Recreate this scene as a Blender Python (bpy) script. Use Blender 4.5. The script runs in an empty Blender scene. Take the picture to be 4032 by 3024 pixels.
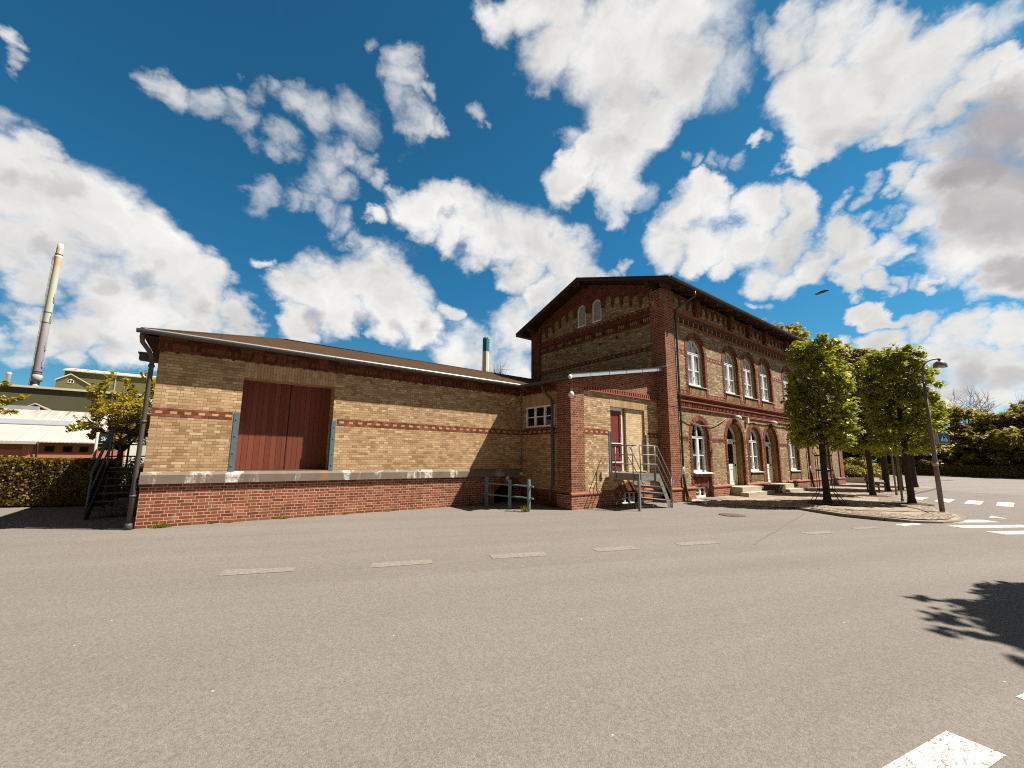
import bpy, bmesh, math, random
from math import radians, sin, cos, pi, sqrt, atan2
from mathutils import Vector, Matrix, geometry, noise as mnoise
random.seed(7)
SC = bpy.context.scene
COL = SC.collection

# ------------------------------------------------------------------ camera
cam_data = bpy.data.cameras.new('camera')
cam = bpy.data.objects.new('camera', cam_data)
COL.objects.link(cam)
_pi, _ro, _ya = radians(8.37), radians(0.8355), radians(35.779)
_f = Vector((sin(_ya)*cos(_pi), cos(_ya)*cos(_pi), sin(_pi)))
_r = Vector((cos(_ya), -sin(_ya), 0)); _u = _r.cross(_f)
_R = _r*cos(_ro)+_u*sin(_ro); _U = -_r*sin(_ro)+_u*cos(_ro)
M = Matrix((_R, _U, -_f)).transposed().to_4x4()
M.translation = (1.0237, -10.7963, 1.5318)
cam.matrix_world = M
cam_data.sensor_width = 36
cam_data.lens = 36*1568.63/4032
cam_data.shift_x = 51/4032
cam_data.shift_y = 52.2/4032
cam_data.clip_start = 0.05
cam_data.clip_end = 5000
SC.camera = cam
SC.view_settings.view_transform = 'Standard'
SC.view_settings.look = 'None'
SC.view_settings.exposure = 1.0
SC.view_settings.gamma = 1
SC.cycles.use_adaptive_sampling = True
SC.cycles.adaptive_threshold = 0.02
SC.cycles.filter_width = 1.1
SC.cycles.max_bounces = 6
SC.cycles.diffuse_bounces = 3
SC.cycles.transparent_max_bounces = 12
try:
    SC.cycles.use_denoising = False
    SC.cycles.denoiser = 'OPENIMAGEDENOISE'
except Exception:
    pass

# ------------------------------------------------------------------ sun
SUNV = Vector((1.40, -1.0, 2.35)).normalized()        # towards the sun
SUN_EL = math.asin(SUNV.z); SUN_AZ = atan2(SUNV.x, SUNV.y)
sd = bpy.data.lights.new('sun', 'SUN'); sd.energy = 5.0; sd.angle = radians(0.5); sd.color = (1.0, 0.93, 0.82)
so = bpy.data.objects.new('sun', sd); COL.objects.link(so)
so.rotation_euler = SUNV.to_track_quat('Z', 'Y').to_euler()
so.location = (0, 0, 60)

# cloud puffs: direction on the sky, cosine of their angular radius, thickness
CLOUDS=[(-0.2881,0.8562,0.4288,0.99901,1),(-0.2618,0.8575,0.4429,0.99892,1),(-0.2761,0.8814,0.3833,0.99793,1),(-0.2289,0.8849,0.4057,0.99761,1),(-0.2049,0.8973,0.3909,0.99627,1),(-0.2818,0.9065,0.3144,0.9974,1),(-0.2447,0.9118,0.3297,0.99706,1),(-0.1949,0.9101,0.3656,0.99756,1),(-0.1385,0.9225,0.3604,0.99712,1),(-0.1413,0.9217,0.3613,0.99806,1),(-0.0922,0.9322,0.3499,0.99779,1),(-0.1018,0.9315,0.3493,0.99813,1),(-0.0571,0.9413,0.3326,0.99791,1),(-0.2664,0.9268,0.2645,0.99843,1),(-0.1726,0.9395,0.2957,0.9979,1),(-0.0391,0.9465,0.3203,0.99781,1),(-0.1731,0.9519,0.2529,0.99841,1),(-0.1106,0.9566,0.2695,0.99812,1),(-0.04,0.9572,0.2868,0.99779,1),(-0.0187,0.9576,0.2873,0.99901,1),(0.0325,0.9603,0.277,0.9989,1),(-0.2387,0.9517,0.1933,0.99906,1),(-0.1881,0.9604,0.2057,0.9989,1),(-0.1308,0.9669,0.219,0.99871,1),(0.0348,0.9629,0.2678,0.99962,1),(0.0517,0.9612,0.2709,0.9996,1),(-0.3106,0.8689,0.3854,0.99776,1),(-0.3095,0.9015,0.3025,0.99764,1),(-0.2164,0.955,0.2031,0.99933,1),(-0.1413,0.965,0.2211,0.99916,1),(-0.0527,0.9692,0.2404,0.99896,1),(-0.2461,0.9575,0.1505,0.99963,0.7),(-0.1993,0.9668,0.1599,0.99957,0.7),(-0.1467,0.9745,0.17,0.9995,0.7),(-0.2787,0.9464,0.1634,0.99976,0.6),(-0.2508,0.953,0.17,0.99973,0.6),(-0.2772,0.9378,0.2088,0.99989,0.55),(-0.2588,0.9419,0.2142,0.99988,0.55),(-0.1457,0.973,0.1793,0.9995,0.7),(-0.1035,0.9768,0.1872,0.99944,0.7),(-0.0578,0.979,0.1954,0.99937,0.7),(0.0719,0.9193,0.3868,0.99981,1),(0.1,0.925,0.3666,0.9998,1),(0.1277,0.927,0.3528,0.99842,1),(0.1832,0.9177,0.3524,0.99575,1),(0.2441,0.886,0.3942,0.99713,1),(0.2898,0.8666,0.4062,0.9965,1),(0.348,0.8661,0.3588,0.99559,1),(0.2122,0.9236,0.3192,0.99663,1),(0.3328,0.8816,0.3346,0.9962,1),(0.3888,0.8651,0.3169,0.99808,1),(0.1375,0.9516,0.2749,0.9991,1),(0.2242,0.9312,0.2875,0.99899,1),(0.3152,0.9009,0.2983,0.99889,1),(0.2452,0.9285,0.2788,0.99924,1),(0.3165,0.9042,0.2869,0.99918,1),(0.389,0.8732,0.2935,0.99914,1),(0.4417,0.8268,0.3482,0.9997,0.7),(0.4566,0.8218,0.3409,0.9997,0.7),(0.2494,0.8166,0.5206,0.99971,1),(0.2962,0.7958,0.5282,0.9997,1),(0.31,0.7876,0.5325,0.99865,1),(0.3429,0.7709,0.5368,0.99863,1),(0.3613,0.748,0.5567,0.9988,1),(0.3982,0.7264,0.5602,0.99879,1),(0.3305,0.7873,0.5206,0.99877,1),(0.3987,0.768,0.5012,0.99868,1),(0.4392,0.7343,0.5176,0.99654,1),(0.5054,0.6956,0.5106,0.9962,1),(0.5682,0.6604,0.491,0.99694,1),(0.6195,0.6293,0.4692,0.99765,1),(0.4635,0.7465,0.4774,0.99861,1),(0.557,0.7145,0.4235,0.99852,1),(0.5561,0.7084,0.4348,0.99815,1),(0.615,0.689,0.3835,0.99808,1),(0.6482,0.6336,0.4224,0.99624,1),(0.6139,0.6876,0.3878,0.99849,1),(0.6671,0.6683,0.329,0.99846,1),(0.696,0.598,0.3976,0.99802,1),(0.7089,0.5685,0.4175,0.99974,0.8),(0.7223,0.5447,0.4261,0.99975,0.8),(0.7349,0.5209,0.4342,0.99976,0.8),(0.5782,0.748,0.3257,0.99725,1),(0.4788,0.8448,0.2388,0.99769,0.8),(0.5329,0.8093,0.247,0.99791,0.8),(0.5916,0.7671,0.2481,0.9979,0.8),(0.6028,0.7384,0.3023,0.99818,1),(0.4988,0.8195,0.2823,0.99876,0.5),(0.5885,0.7787,0.2173,0.99935,0.7),(0.6169,0.7564,0.2175,0.99935,0.7),(0.3687,0.4933,0.7878,0.99887,0.9),(0.3936,0.4711,0.7894,0.99854,1),(0.4276,0.444,0.7874,0.99855,1),(0.4339,0.4388,0.7869,0.99803,1),(0.504,0.3773,0.7769,0.9981,1),(0.4599,0.4766,0.7492,0.99786,1),(0.5308,0.4023,0.7459,0.9937,1),(0.5782,0.3289,0.7466,0.99549,1),(0.5899,0.4209,0.6891,0.99515,1),(0.6324,0.3346,0.6987,0.99702,1),(0.6407,0.3946,0.6587,0.99763,1),(0.6338,0.4564,0.6245,0.99727,1),(0.5565,0.5474,0.625,0.9995,1),(0.5904,0.5213,0.6161,0.99951,1),(0.6229,0.4944,0.6062,0.99951,1),(0.5776,0.5615,0.5926,0.99833,1),(0.6413,0.4887,0.5915,0.99837,1),(0.6688,0.4858,0.5628,0.99831,1),(0.5844,0.507,0.6336,0.99873,1),(0.6122,0.4792,0.629,0.99876,1),(0.7091,0.1727,0.6836,0.99887,1),(0.7333,0.1367,0.666,0.99894,1),(0.7346,0.1308,0.6658,0.99878,1),(0.7692,0.0737,0.6348,0.99892,1),(0.7686,0.0787,0.6348,0.99873,1),(0.7946,0.0303,0.6064,0.99888,1),(0.7618,0.1703,0.625,0.99821,1),(0.8002,0.1334,0.5846,0.99609,1),(0.8128,0.0763,0.5776,0.99667,1),(0.8053,0.0469,0.591,0.99777,1),(0.8133,0.1694,0.5566,0.99845,1),(0.8191,0.2194,0.53,0.99962,1),(0.8269,0.188,0.5299,0.99965,1),(0.824,0.1576,0.5442,0.99927,1),(0.8483,0.1039,0.5192,0.99936,1),(0.8014,0.0208,0.5978,0.9989,1),(0.8386,0.1013,0.5352,0.99938,1),(0.851,0.0717,0.5203,0.99942,1),(0.8308,0.0039,0.5565,0.99963,1),(0.8297,-0.0079,0.5582,0.99978,1),(0.8316,-0.0288,0.5546,0.99979,1),(0.8548,-0.02,0.5185,0.99866,1),(0.8462,0.0327,0.5319,0.9997,1),(0.8453,0.0162,0.5341,0.99971,1),(0.8499,0.0555,0.524,0.99967,1),(0.8519,0.0371,0.5224,0.99969,1),(0.8835,0.005,0.4683,0.99714,1),(0.8798,0.0685,0.4704,0.99904,0.9),(0.9085,0.0369,0.4162,0.99674,1),(0.888,0.1099,0.4465,0.99975,1),(0.8974,0.0889,0.4322,0.99976,1),(0.9058,0.0687,0.4181,0.99977,1),(0.9369,0.0086,0.3494,0.99685,1),(0.9193,0.0911,0.3829,0.99966,1),(0.9293,0.0489,0.3661,0.9997,1),(0.9489,0.0556,0.3108,0.99876,1),(0.9539,0.0229,0.2994,0.99889,1),(0.9655,0.0188,0.2599,0.99935,1),(0.9674,-0.0028,0.2531,0.9994,1),(0.8874,-0.0383,0.4595,0.99684,1),(0.9294,-0.0277,0.3682,0.99661,1),(0.7626,0.3612,0.5367,0.99957,1),(0.7789,0.3362,0.5294,0.99958,1),(0.7624,0.4134,0.4979,0.99883,1),(0.7674,0.3872,0.5111,0.99889,1),(0.7863,0.3588,0.5029,0.99894,1),(0.8183,0.3049,0.4873,0.99904,1),(0.8248,0.2883,0.4865,0.99918,1),(0.8486,0.2411,0.4709,0.99925,1),(0.7713,0.4345,0.4651,0.99829,1),(0.8054,0.3909,0.4456,0.99839,1),(0.8319,0.3453,0.4343,0.99851,1),(0.8381,0.3247,0.4384,0.99857,1),(0.8661,0.2678,0.4222,0.99873,1),(0.8614,0.2511,0.4415,0.99922,1),(0.8956,0.1926,0.401,0.99931,1),(0.8945,0.1826,0.4081,0.99941,1),(0.9018,0.1615,0.4008,0.99944,1),(0.8737,0.3077,0.3768,0.9992,1),(0.8901,0.2699,0.3671,0.99927,1),(0.9042,0.2339,0.3574,0.99932,1),(0.9012,0.2321,0.3661,0.99892,1),(0.9234,0.1653,0.3464,0.99909,1),(0.9158,0.1625,0.3672,0.99944,1),(0.9251,0.1305,0.3566,0.99948,1),(0.9309,0.1883,0.313,0.99967,1),(0.9401,0.1546,0.3039,0.9997,1),(0.8088,0.4194,0.4122,0.99948,1),(0.8387,0.3684,0.4011,0.99952,1),(0.779,0.4526,0.434,0.99935,1),(0.9348,0.1449,0.3242,0.99981,0.8),(0.9359,0.114,0.3332,0.99982,0.8),(0.92,0.1174,0.3738,0.99978,0.85),(0.9223,0.0981,0.3737,0.99979,0.85),(0.9242,0.0797,0.3735,0.9998,0.85),(0.9458,0.1929,0.2615,0.99978,0.85),(0.9528,0.1648,0.2552,0.99979,0.85),(0.9576,0.1563,0.242,0.99975,1),(0.9624,0.1328,0.2368,0.99977,1),(0.9665,0.1103,0.2317,0.99978,1),(0.9474,0.1297,0.2926,0.99991,0.65),(0.9514,0.1107,0.2873,0.99991,0.65),(0.955,0.0924,0.282,0.99992,0.65),(0.9701,0.1004,0.2209,0.99959,1),(0.9761,0.0543,0.2104,0.99964,1),(0.9779,0.0611,0.1998,0.99953,1),(0.9815,0.019,0.1904,0.99959,1),(0.9726,0.1408,0.1852,0.99923,1),(0.9813,0.0804,0.1746,0.99936,1),(0.9864,0.0643,0.1512,0.99893,1),(0.9891,0.0264,0.1451,0.99906,1),(0.9824,0.1441,0.1186,0.99906,1),(0.9896,0.0888,0.1128,0.99921,1),(0.9934,0.0395,0.1074,0.99933,1),(0.9687,0.1697,0.1809,0.99942,1),(0.9739,0.1427,0.1766,0.99947,1),(0.9519,0.2319,0.2,0.9997,0.8),(0.9573,0.2118,0.1969,0.99971,0.8),(0.9744,0.1722,0.1445,0.99917,1),(0.9807,0.1364,0.14,0.99925,1),(0.8832,0.3327,0.3306,0.99994,0.4),(0.8899,0.3176,0.3274,0.99994,0.4),(0.8963,0.3027,0.3241,0.99994,0.4)]
GREYS=[(0.8756,-0.0086,0.483,0.99788,0.9),(0.9009,0.0218,0.4336,0.99805,1),(0.9357,0.0154,0.3523,0.99719,0.9),(0.9627,0.0249,0.2695,0.99946,0.9),(0.9653,-0.0013,0.261,0.99951,0.9),(0.8789,0.0598,0.4732,0.99949,0.5),(0.9161,-0.0314,0.3998,0.99788,1),(0.1703,0.944,0.2827,0.99961,0.75),(0.2766,0.914,0.2969,0.99956,0.75),(0.3872,0.869,0.308,0.99952,0.75),(0.274,0.9194,0.2822,0.99973,0.6),(0.3382,0.8956,0.289,0.99972,0.6),(0.4031,0.8664,0.2946,0.9997,0.6),(-0.2562,0.9118,0.3209,0.99974,0.55),(-0.1958,0.9266,0.3209,0.99969,0.55),(-0.125,0.9393,0.3194,0.99962,0.55),(-0.2781,0.874,0.3984,0.99977,0.5),(-0.2534,0.8787,0.4045,0.99975,0.5),(-0.2269,0.8831,0.4107,0.99973,0.5),(-0.1782,0.9387,0.2952,0.99981,0.55),(-0.1124,0.9499,0.2917,0.99978,0.55),(-0.0369,0.9575,0.2861,0.99973,0.55),(-0.2804,0.9358,0.2137,0.99976,0.4),(-0.2328,0.9455,0.2277,0.99972,0.4),(-0.1786,0.9535,0.2428,0.99967,0.4),(-0.2501,0.9532,0.1701,0.99973,0.4),(-0.2011,0.9627,0.1812,0.99969,0.4),(-0.1455,0.9704,0.193,0.99963,0.4),(0.8794,0.2619,0.3976,0.99968,0.3),(0.8931,0.2281,0.3877,0.99971,0.3),(0.905,0.1957,0.3778,0.99973,0.3),(0.5648,0.4187,0.7111,0.99825,0.3),(0.6278,0.4711,0.6196,0.99831,0.25),(0.8183,0.1741,0.5478,0.99954,0.35),(0.832,0.1459,0.5353,0.99957,0.35),(0.819,0.1236,0.5603,0.99971,0.3),(0.8204,0.0934,0.564,0.99974,0.3),(0.5421,0.7169,0.4383,0.99943,0.35),(0.5764,0.7071,0.4097,0.99942,0.35),(0.6098,0.6955,0.3799,0.9994,0.35),(0.9819,0.1198,0.1467,0.99957,0.5),(0.9875,0.072,0.14,0.99963,0.5),(0.9906,0.0289,0.1337,0.99968,0.5),(0.9797,0.157,0.1245,0.99965,0.4),(0.9859,0.1166,0.1201,0.99969,0.4),(0.9901,0.0793,0.116,0.99972,0.4),(0.9179,0.1833,0.3519,0.99973,0.3),(0.9253,0.1589,0.3445,0.99975,0.3),(0.9316,0.1355,0.3372,0.99977,0.3),(0.937,0.0882,0.338,0.99971,0.6),(0.9422,0.0628,0.329,0.99973,0.6)]
WISPS=[(-0.123,0.785,0.6072,0.9998,0.8625),(-0.1099,0.7875,0.6065,0.9998,0.8625),(-0.1021,0.7953,0.5976,0.99959,0.828),(-0.0555,0.8015,0.5954,0.99953,0.828),(-0.0562,0.7981,0.5999,0.99966,0.713),(-0.0165,0.7977,0.6028,0.99963,0.713),(-0.0297,0.7745,0.6319,0.99981,0.575),(0.0083,0.7678,0.6406,0.99979,0.575),(-0.0073,0.8028,0.5962,0.99955,0.828),(0.0541,0.801,0.5962,0.99949,0.828),(0.0104,0.821,0.5708,0.99977,0.69),(0.0426,0.8161,0.5764,0.99975,0.69),(0.0761,0.8099,0.5815,0.99974,0.69),(0.0156,0.7606,0.649,0.99984,0.575),(0.0406,0.7522,0.6577,0.99983,0.575),(0.0662,0.743,0.666,0.99983,0.575),(0.0784,0.7588,0.6466,0.99944,0.8625),(0.1172,0.7533,0.6472,0.9994,0.8625),(0.1144,0.7524,0.6487,0.99912,0.897),(0.1675,0.7367,0.6552,0.99906,0.897),(0.1819,0.7361,0.652,0.99935,0.69),(0.1352,0.8017,0.5823,0.99904,0.828),(0.1715,0.7751,0.6082,0.99949,0.8625),(0.2026,0.7767,0.5963,0.99945,0.8625),(0.1289,0.8265,0.5479,0.99938,0.828),(0.1768,0.82,0.5444,0.99933,0.828),(0.0904,0.8528,0.5143,0.99977,0.575),(0.1204,0.8473,0.5173,0.99976,0.575),(0.1512,0.8408,0.5198,0.99975,0.575),(0.164,0.8428,0.5126,0.99951,0.7475),(0.1888,0.8481,0.495,0.99948,0.7475),(0.1893,0.8473,0.4963,0.99973,0.828),(0.2167,0.8502,0.4797,0.99971,0.828),(0.2448,0.8524,0.462,0.9997,0.828),(0.2348,0.8494,0.4726,0.99981,0.69),(0.2675,0.8492,0.4553,0.9998,0.69),(0.2232,0.7842,0.579,0.9998,0.7475),(0.2541,0.7807,0.571,0.99979,0.7475),(0.0398,0.8586,0.5112,0.99979,0.46),(0.0419,0.8673,0.4961,0.99978,0.46),(0.18,0.6501,0.7382,0.99987,0.828),(0.2113,0.6414,0.7375,0.99986,0.828),(0.2283,0.6404,0.7333,0.99955,0.8625),(0.2479,0.6595,0.7096,0.99943,0.8625),(0.2479,0.6819,0.6881,0.9996,0.805),(0.2787,0.688,0.6701,0.9993,0.897),(0.3004,0.6851,0.6637,0.99988,0.7475),(0.3199,0.6786,0.6612,0.99988,0.7475),(0.2791,0.6483,0.7084,0.9999,0.69),(0.2925,0.6473,0.7039,0.9999,0.69),(0.3801,0.6174,0.6887,0.99974,0.8625),(0.3853,0.6265,0.6775,0.99994,0.69),(0.4028,0.6213,0.6721,0.99994,0.69),(0.6219,0.2621,0.738,0.9979,0.92),(0.6753,0.2785,0.6829,0.99854,0.8625),(0.6823,0.4817,0.5499,0.99939,0.92),(0.7012,0.4592,0.5454,0.9994,0.92),(0.5444,0.5205,0.6578,0.99958,0.7475),(0.6578,0.5201,0.5448,0.99964,0.92),(0.6845,0.5097,0.5213,0.99963,0.92),(0.7725,0.2487,0.5844,0.99993,0.8625),(0.7823,0.2383,0.5755,0.99993,0.8625),(0.8002,0.0103,0.5996,0.99966,0.828),(0.8038,-0.0131,0.5947,0.99968,0.828),(0.8068,-0.0352,0.5898,0.99971,0.828),(0.6845,0.2028,0.7002,0.99979,0.69),(0.7077,0.1709,0.6856,0.9998,0.69),(0.8757,0.1833,0.4467,0.99989,0.92),(0.8833,0.1478,0.4449,0.9999,0.92),(0.8894,0.1145,0.4426,0.99991,0.92),(0.8994,0.1464,0.412,0.99992,0.805),(0.9048,0.1294,0.4056,0.99992,0.805),(0.9098,0.1129,0.3993,0.99992,0.805),(0.7562,0.3275,0.5665,0.99988,0.69),(0.7672,0.3061,0.5636,0.99989,0.69),(0.7775,0.2852,0.5605,0.99989,0.69),(0.7237,0.3737,0.5802,0.99991,0.575),(0.7402,0.3509,0.5736,0.99992,0.575),(0.7557,0.3283,0.5667,0.99992,0.575),(-0.2826,0.7704,0.5716,0.9999,0.92),(-0.2837,0.7834,0.553,0.9999,0.92),(-0.2845,0.7923,0.5398,0.99992,0.69),(-0.2878,0.8267,0.4834,0.99989,0.575),(-0.27,0.8315,0.4855,0.99988,0.575),(-0.2965,0.8274,0.477,0.99974,0.69)]
# ------------------------------------------------------------------ node helper
class NT:
    def __init__(s, tree):
        s.t = tree
    def n(s, typ, ins=None, **attr):
        nd = s.t.nodes.new(typ)
        for k, v in attr.items():
            setattr(nd, k, v)
        for k, v in (ins or {}).items():
            sock = nd.inputs[k]
            if isinstance(v, bpy.types.NodeSocket):
                s.t.links.new(v, sock)
            else:
                sock.default_value = v
        return nd
    def math(s, op, a, b=None, c=None, clamp=False):
        nd = s.t.nodes.new('ShaderNodeMath'); nd.operation = op; nd.use_clamp = clamp
        for i, v in enumerate((a, b, c)):
            if v is None: continue
            if isinstance(v, bpy.types.NodeSocket): s.t.links.new(v, nd.inputs[i])
            else: nd.inputs[i].default_value = v
        return nd.outputs[0]
    def vmath(s, op, a, b=None, sc=None):
        nd = s.t.nodes.new('ShaderNodeVectorMath'); nd.operation = op
        for i, v in enumerate((a, b)):
            if v is None: continue
            if isinstance(v, bpy.types.NodeSocket): s.t.links.new(v, nd.inputs[i])
            else: nd.inputs[i].default_value = v
        if sc is not None:
            if isinstance(sc, bpy.types.NodeSocket): s.t.links.new(sc, nd.inputs['Scale'])
            else: nd.inputs['Scale'].default_value = sc
        return nd.outputs['Value'] if op in ('DOT_PRODUCT', 'LENGTH') else nd.outputs[0]
    def noise(s, vec, scale, detail=4, rough=0.55, dist=0.0):
        nd = s.n('ShaderNodeTexNoise', {'Scale': scale, 'Detail': detail, 'Roughness': rough, 'Distortion': dist})
        if vec is not None: s.t.links.new(vec, nd.inputs['Vector'])
        return nd
    def mix(s, fac, a, b, blend='MIX'):
        nd = s.t.nodes.new('ShaderNodeMix'); nd.data_type = 'RGBA'; nd.blend_type = blend; nd.clamp_factor = True
        for k, v in ((0, fac), (6, a), (7, b)):
            if isinstance(v, bpy.types.NodeSocket): s.t.links.new(v, nd.inputs[k])
            else: nd.inputs[k].default_value = v if k == 0 else (tuple(v)+(1,) if len(v) == 3 else v)
        return nd.outputs[2]
    def ramp(s, fac, stops, interp='LINEAR'):
        nd = s.t.nodes.new('ShaderNodeValToRGB'); cr = nd.color_ramp; cr.interpolation = interp
        while len(cr.elements) < len(stops): cr.elements.new(0.5)
        for e, (p, c) in zip(cr.elements, stops):
            e.position = p
            e.color = (c, c, c, 1) if isinstance(c, (int, float)) else tuple(c)+(1,)
        s.t.links.new(fac, nd.inputs[0])
        return nd.outputs[0]
    def step(s, x, a, b):
        nd = s.n('ShaderNodeMapRange', {'From Min': a, 'From Max': b}, interpolation_type='SMOOTHSTEP')
        if isinstance(x, bpy.types.NodeSocket): s.t.links.new(x, nd.inputs['Value'])
        return nd.outputs[0]

# ------------------------------------------------------------------ world: Nishita sky with drifting cumulus
W = bpy.data.worlds.new('World'); SC.world = W; W.use_nodes = True
W.cycles.sampling_method = 'NONE'
wt = W.node_tree; wt.nodes.clear(); w = NT(wt)
tc = w.n('ShaderNodeTexCoord').outputs['Generated']
dirn = w.vmath('NORMALIZE', tc)
sky = w.n('ShaderNodeTexSky', sky_type='NISHITA', sun_disc=False, sun_elevation=SUN_EL, sun_rotation=SUN_AZ,
          altitude=0, air_density=1.0, dust_density=0.4, ozone_density=2.0)
# lift the lookup a little so the white horizon band stays below the roofs
wt.links.new(w.vmath('NORMALIZE', w.vmath('ADD', w.vmath('MULTIPLY', dirn, (1, 1, 0.95)), (0, 0, 0.085))), sky.inputs[0])
SKY_STRENGTH = 0.10
elev = w.n('ShaderNodeSeparateXYZ', {0: dirn}).outputs[2]
skyc = w.vmath('MULTIPLY', sky.outputs[0], w.mix(w.step(elev, 0.42, 0.02), (0.115, 0.47, 0.56), (0.27, 0.52, 0.53)))
flat = w.vmath('MULTIPLY', dirn, (1, 1, 1.35))
w1 = w.noise(flat, 5, 3).outputs['Color']
w2 = w.noise(flat, 15, 7, 0.62).outputs['Color']
wp = w.vmath('ADD', w.vmath('SCALE', w.vmath('SUBTRACT', w1, (.5, .5, .5)), sc=0.11),
             w.vmath('SCALE', w.vmath('SUBTRACT', w2, (.5, .5, .5)), sc=0.08))
dw = w.vmath('NORMALIZE', w.vmath('ADD', dirn, wp))
def blobs(lst, start):
    acc = start
    for (x, y, z, cr, amp) in lst:
        k = amp/(1-cr)
        v = w.math('SUBTRACT', w.vmath('DOT_PRODUCT', dw, (x*k, y*k, z*k)), cr*k)
        acc = w.math('MAXIMUM', acc, v)
    return acc
field = blobs(CLOUDS, -0.6)
grey = blobs(GREYS, 0.0)
# unseen cumulus added for window reflections; dim warm sky added to tone the shadows
fwd = w.vmath('DOT_PRODUCT', dirn, tuple(Vector((sin(_ya), cos(_ya), 0.25)).normalized()))
outside = w.math('SUBTRACT', w.math('MULTIPLY', w.math('MULTIPLY', w.step(fwd, 0.42, 0.25), w.step(w.noise(flat, 2.4, 3).outputs[0], 0.42, 0.60)), 1.5), 0.6)
field = w.math('MAXIMUM', field, outside)
fill_mask = w.step(w.vmath('DOT_PRODUCT', dirn, tuple(Vector((-0.80, -0.58, 0.10)).normalized())), -0.05, 0.35)
fill_mask = w.math('MAXIMUM', fill_mask, w.step(elev, 0.84, 0.93))  # overhead part is added too, it lights ground shadows a neutral warm
n1 = w.noise(w.vmath('ADD', flat, w.vmath('SCALE', w1, sc=0.10)), 7, 12, 0.64).outputs[0]
dens = w.math('ADD', field, w.math('MULTIPLY', w.math('SUBTRACT', n1, 0.5), 2.0))
alpha = w.step(dens, -0.14, 0.92)
wisp = blobs(WISPS, -0.6)
n3 = w.noise(w.vmath('ADD', flat, w.vmath('SCALE', w1, sc=0.25)), 10, 10, 0.66).outputs[0]
wd = w.math('ADD', wisp, w.math('MULTIPLY', w.math('SUBTRACT', n3, 0.5), 2.6))
alpha = w.math('MAXIMUM', alpha, w.math('MULTIPLY', w.step(wd, -0.25, 1.60), 0.80))
# sunward slopes bright, thick cores and undersides grey
m1 = w.noise(dw, 4.5, 9, 0.55).outputs[0]
m2 = w.noise(w.vmath('ADD', dw, tuple(SUNV*0.065)), 4.5, 9, 0.55).outputs[0]
relief = w.math('SUBTRACT', m1, m2)
core = w.step(w.math('ADD', field, w.math('MULTIPLY', w.math('SUBTRACT', m1, .5), 1.2)), 0.15, 1.0)
bright = w.math('ADD', w.math('SUBTRACT', 1.03, w.math('MULTIPLY', core, 0.20)), w.math('MULTIPLY', relief, 0.95))
bright = w.math('MAXIMUM', w.math('MINIMUM', bright, 1.0), 0.58)
greyf = w.math('MULTIPLY', w.step(w.math('ADD', grey, w.math('MULTIPLY', relief, -0.9)), -0.05, 1.05), 0.92)
ccol = w.mix(greyf, (1.0, 0.985, 0.955), (0.60, 0.56, 0.575))
ccol = w.vmath('SCALE', ccol, sc=w.math('MULTIPLY', bright, 4.85))
skyc = w.vmath('SCALE', skyc, sc=w.math('SUBTRACT', 1.0, w.math('MULTIPLY', w.step(elev, 0.30, 0.85), 0.22)))
col = w.mix(alpha, skyc, ccol)
ambient_fill = w.vmath('SCALE', w.mix(w.noise(flat, 3.0, 6, 0.6).outputs[0], (0.78, 0.66, 0.56), (1.0, 0.86, 0.73)), sc=0.70)  # made-up dim warm sky out of view, tones the ambient light
col = w.mix(fill_mask, col, ambient_fill)
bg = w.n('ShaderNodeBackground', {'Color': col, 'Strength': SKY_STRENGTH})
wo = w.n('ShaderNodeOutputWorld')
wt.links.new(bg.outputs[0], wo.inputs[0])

# ------------------------------------------------------------------ materials
MATS = {}
def newmat(name):
    m = bpy.data.materials.new(name); m.use_nodes = True
    t = m.node_tree; t.nodes.clear()
    k = NT(t); out = k.n('ShaderNodeOutputMaterial')
    MATS[name] = m
    return m, k, out
def fin(k, out, color, rough=0.8, bump=None, bump_str=0.4, bump_dist=0.01, metal=0.0, spec=0.3):
    p = k.n('ShaderNodeBsdfPrincipled', {'Roughness': rough, 'Metallic': metal, 'Specular IOR Level': spec})
    if isinstance(color, bpy.types.NodeSocket): k.t.links.new(color, p.inputs['Base Color'])
    else: p.inputs['Base Color'].default_value = tuple(color)+(1,)
    if bump is not None:
        b = k.n('ShaderNodeBump', {'Strength': bump_str, 'Distance': bump_dist, 'Height': bump})
        k.t.links.new(b.outputs[0], p.inputs['Normal'])
    k.t.links.new(p.outputs[0], out.inputs[0])
    return p
def pos(k): return k.n('ShaderNodeNewGeometry').outputs['Position']
def objco(k): return k.n('ShaderNodeTexCoord').outputs['Object']

def plain(name, color, rough=0.7, var=0.15, scale=6, metal=0.0, spec=0.3, bump=0.0, streak=False):
    m, k, out = newmat(name)
    co = objco(k)
    if streak:
        co2 = k.vmath('MULTIPLY', co, (1, 1, 0.12))
    else: co2 = co
    n = k.noise(co2, scale, 6, 0.6).outputs[0]
    n2 = k.noise(co, scale*9, 3).outputs[0]
    f = k.math('ADD', k.math('MULTIPLY', k.math('SUBTRACT', n, 0.5), 2*var), k.math('MULTIPLY', k.math('SUBTRACT', n2, 0.5), var))
    c = k.vmath('SCALE', k.n('ShaderNodeRGB').outputs[0], sc=k.math('ADD', 1.0, f))
    k.t.nodes[[x.name for x in k.t.nodes if x.type == 'RGB'][-1]].outputs[0].default_value = tuple(color)+(1,)
    fin(k, out, c, rough, n2 if bump else None, bump, 0.01, metal, spec)
    return m

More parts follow.
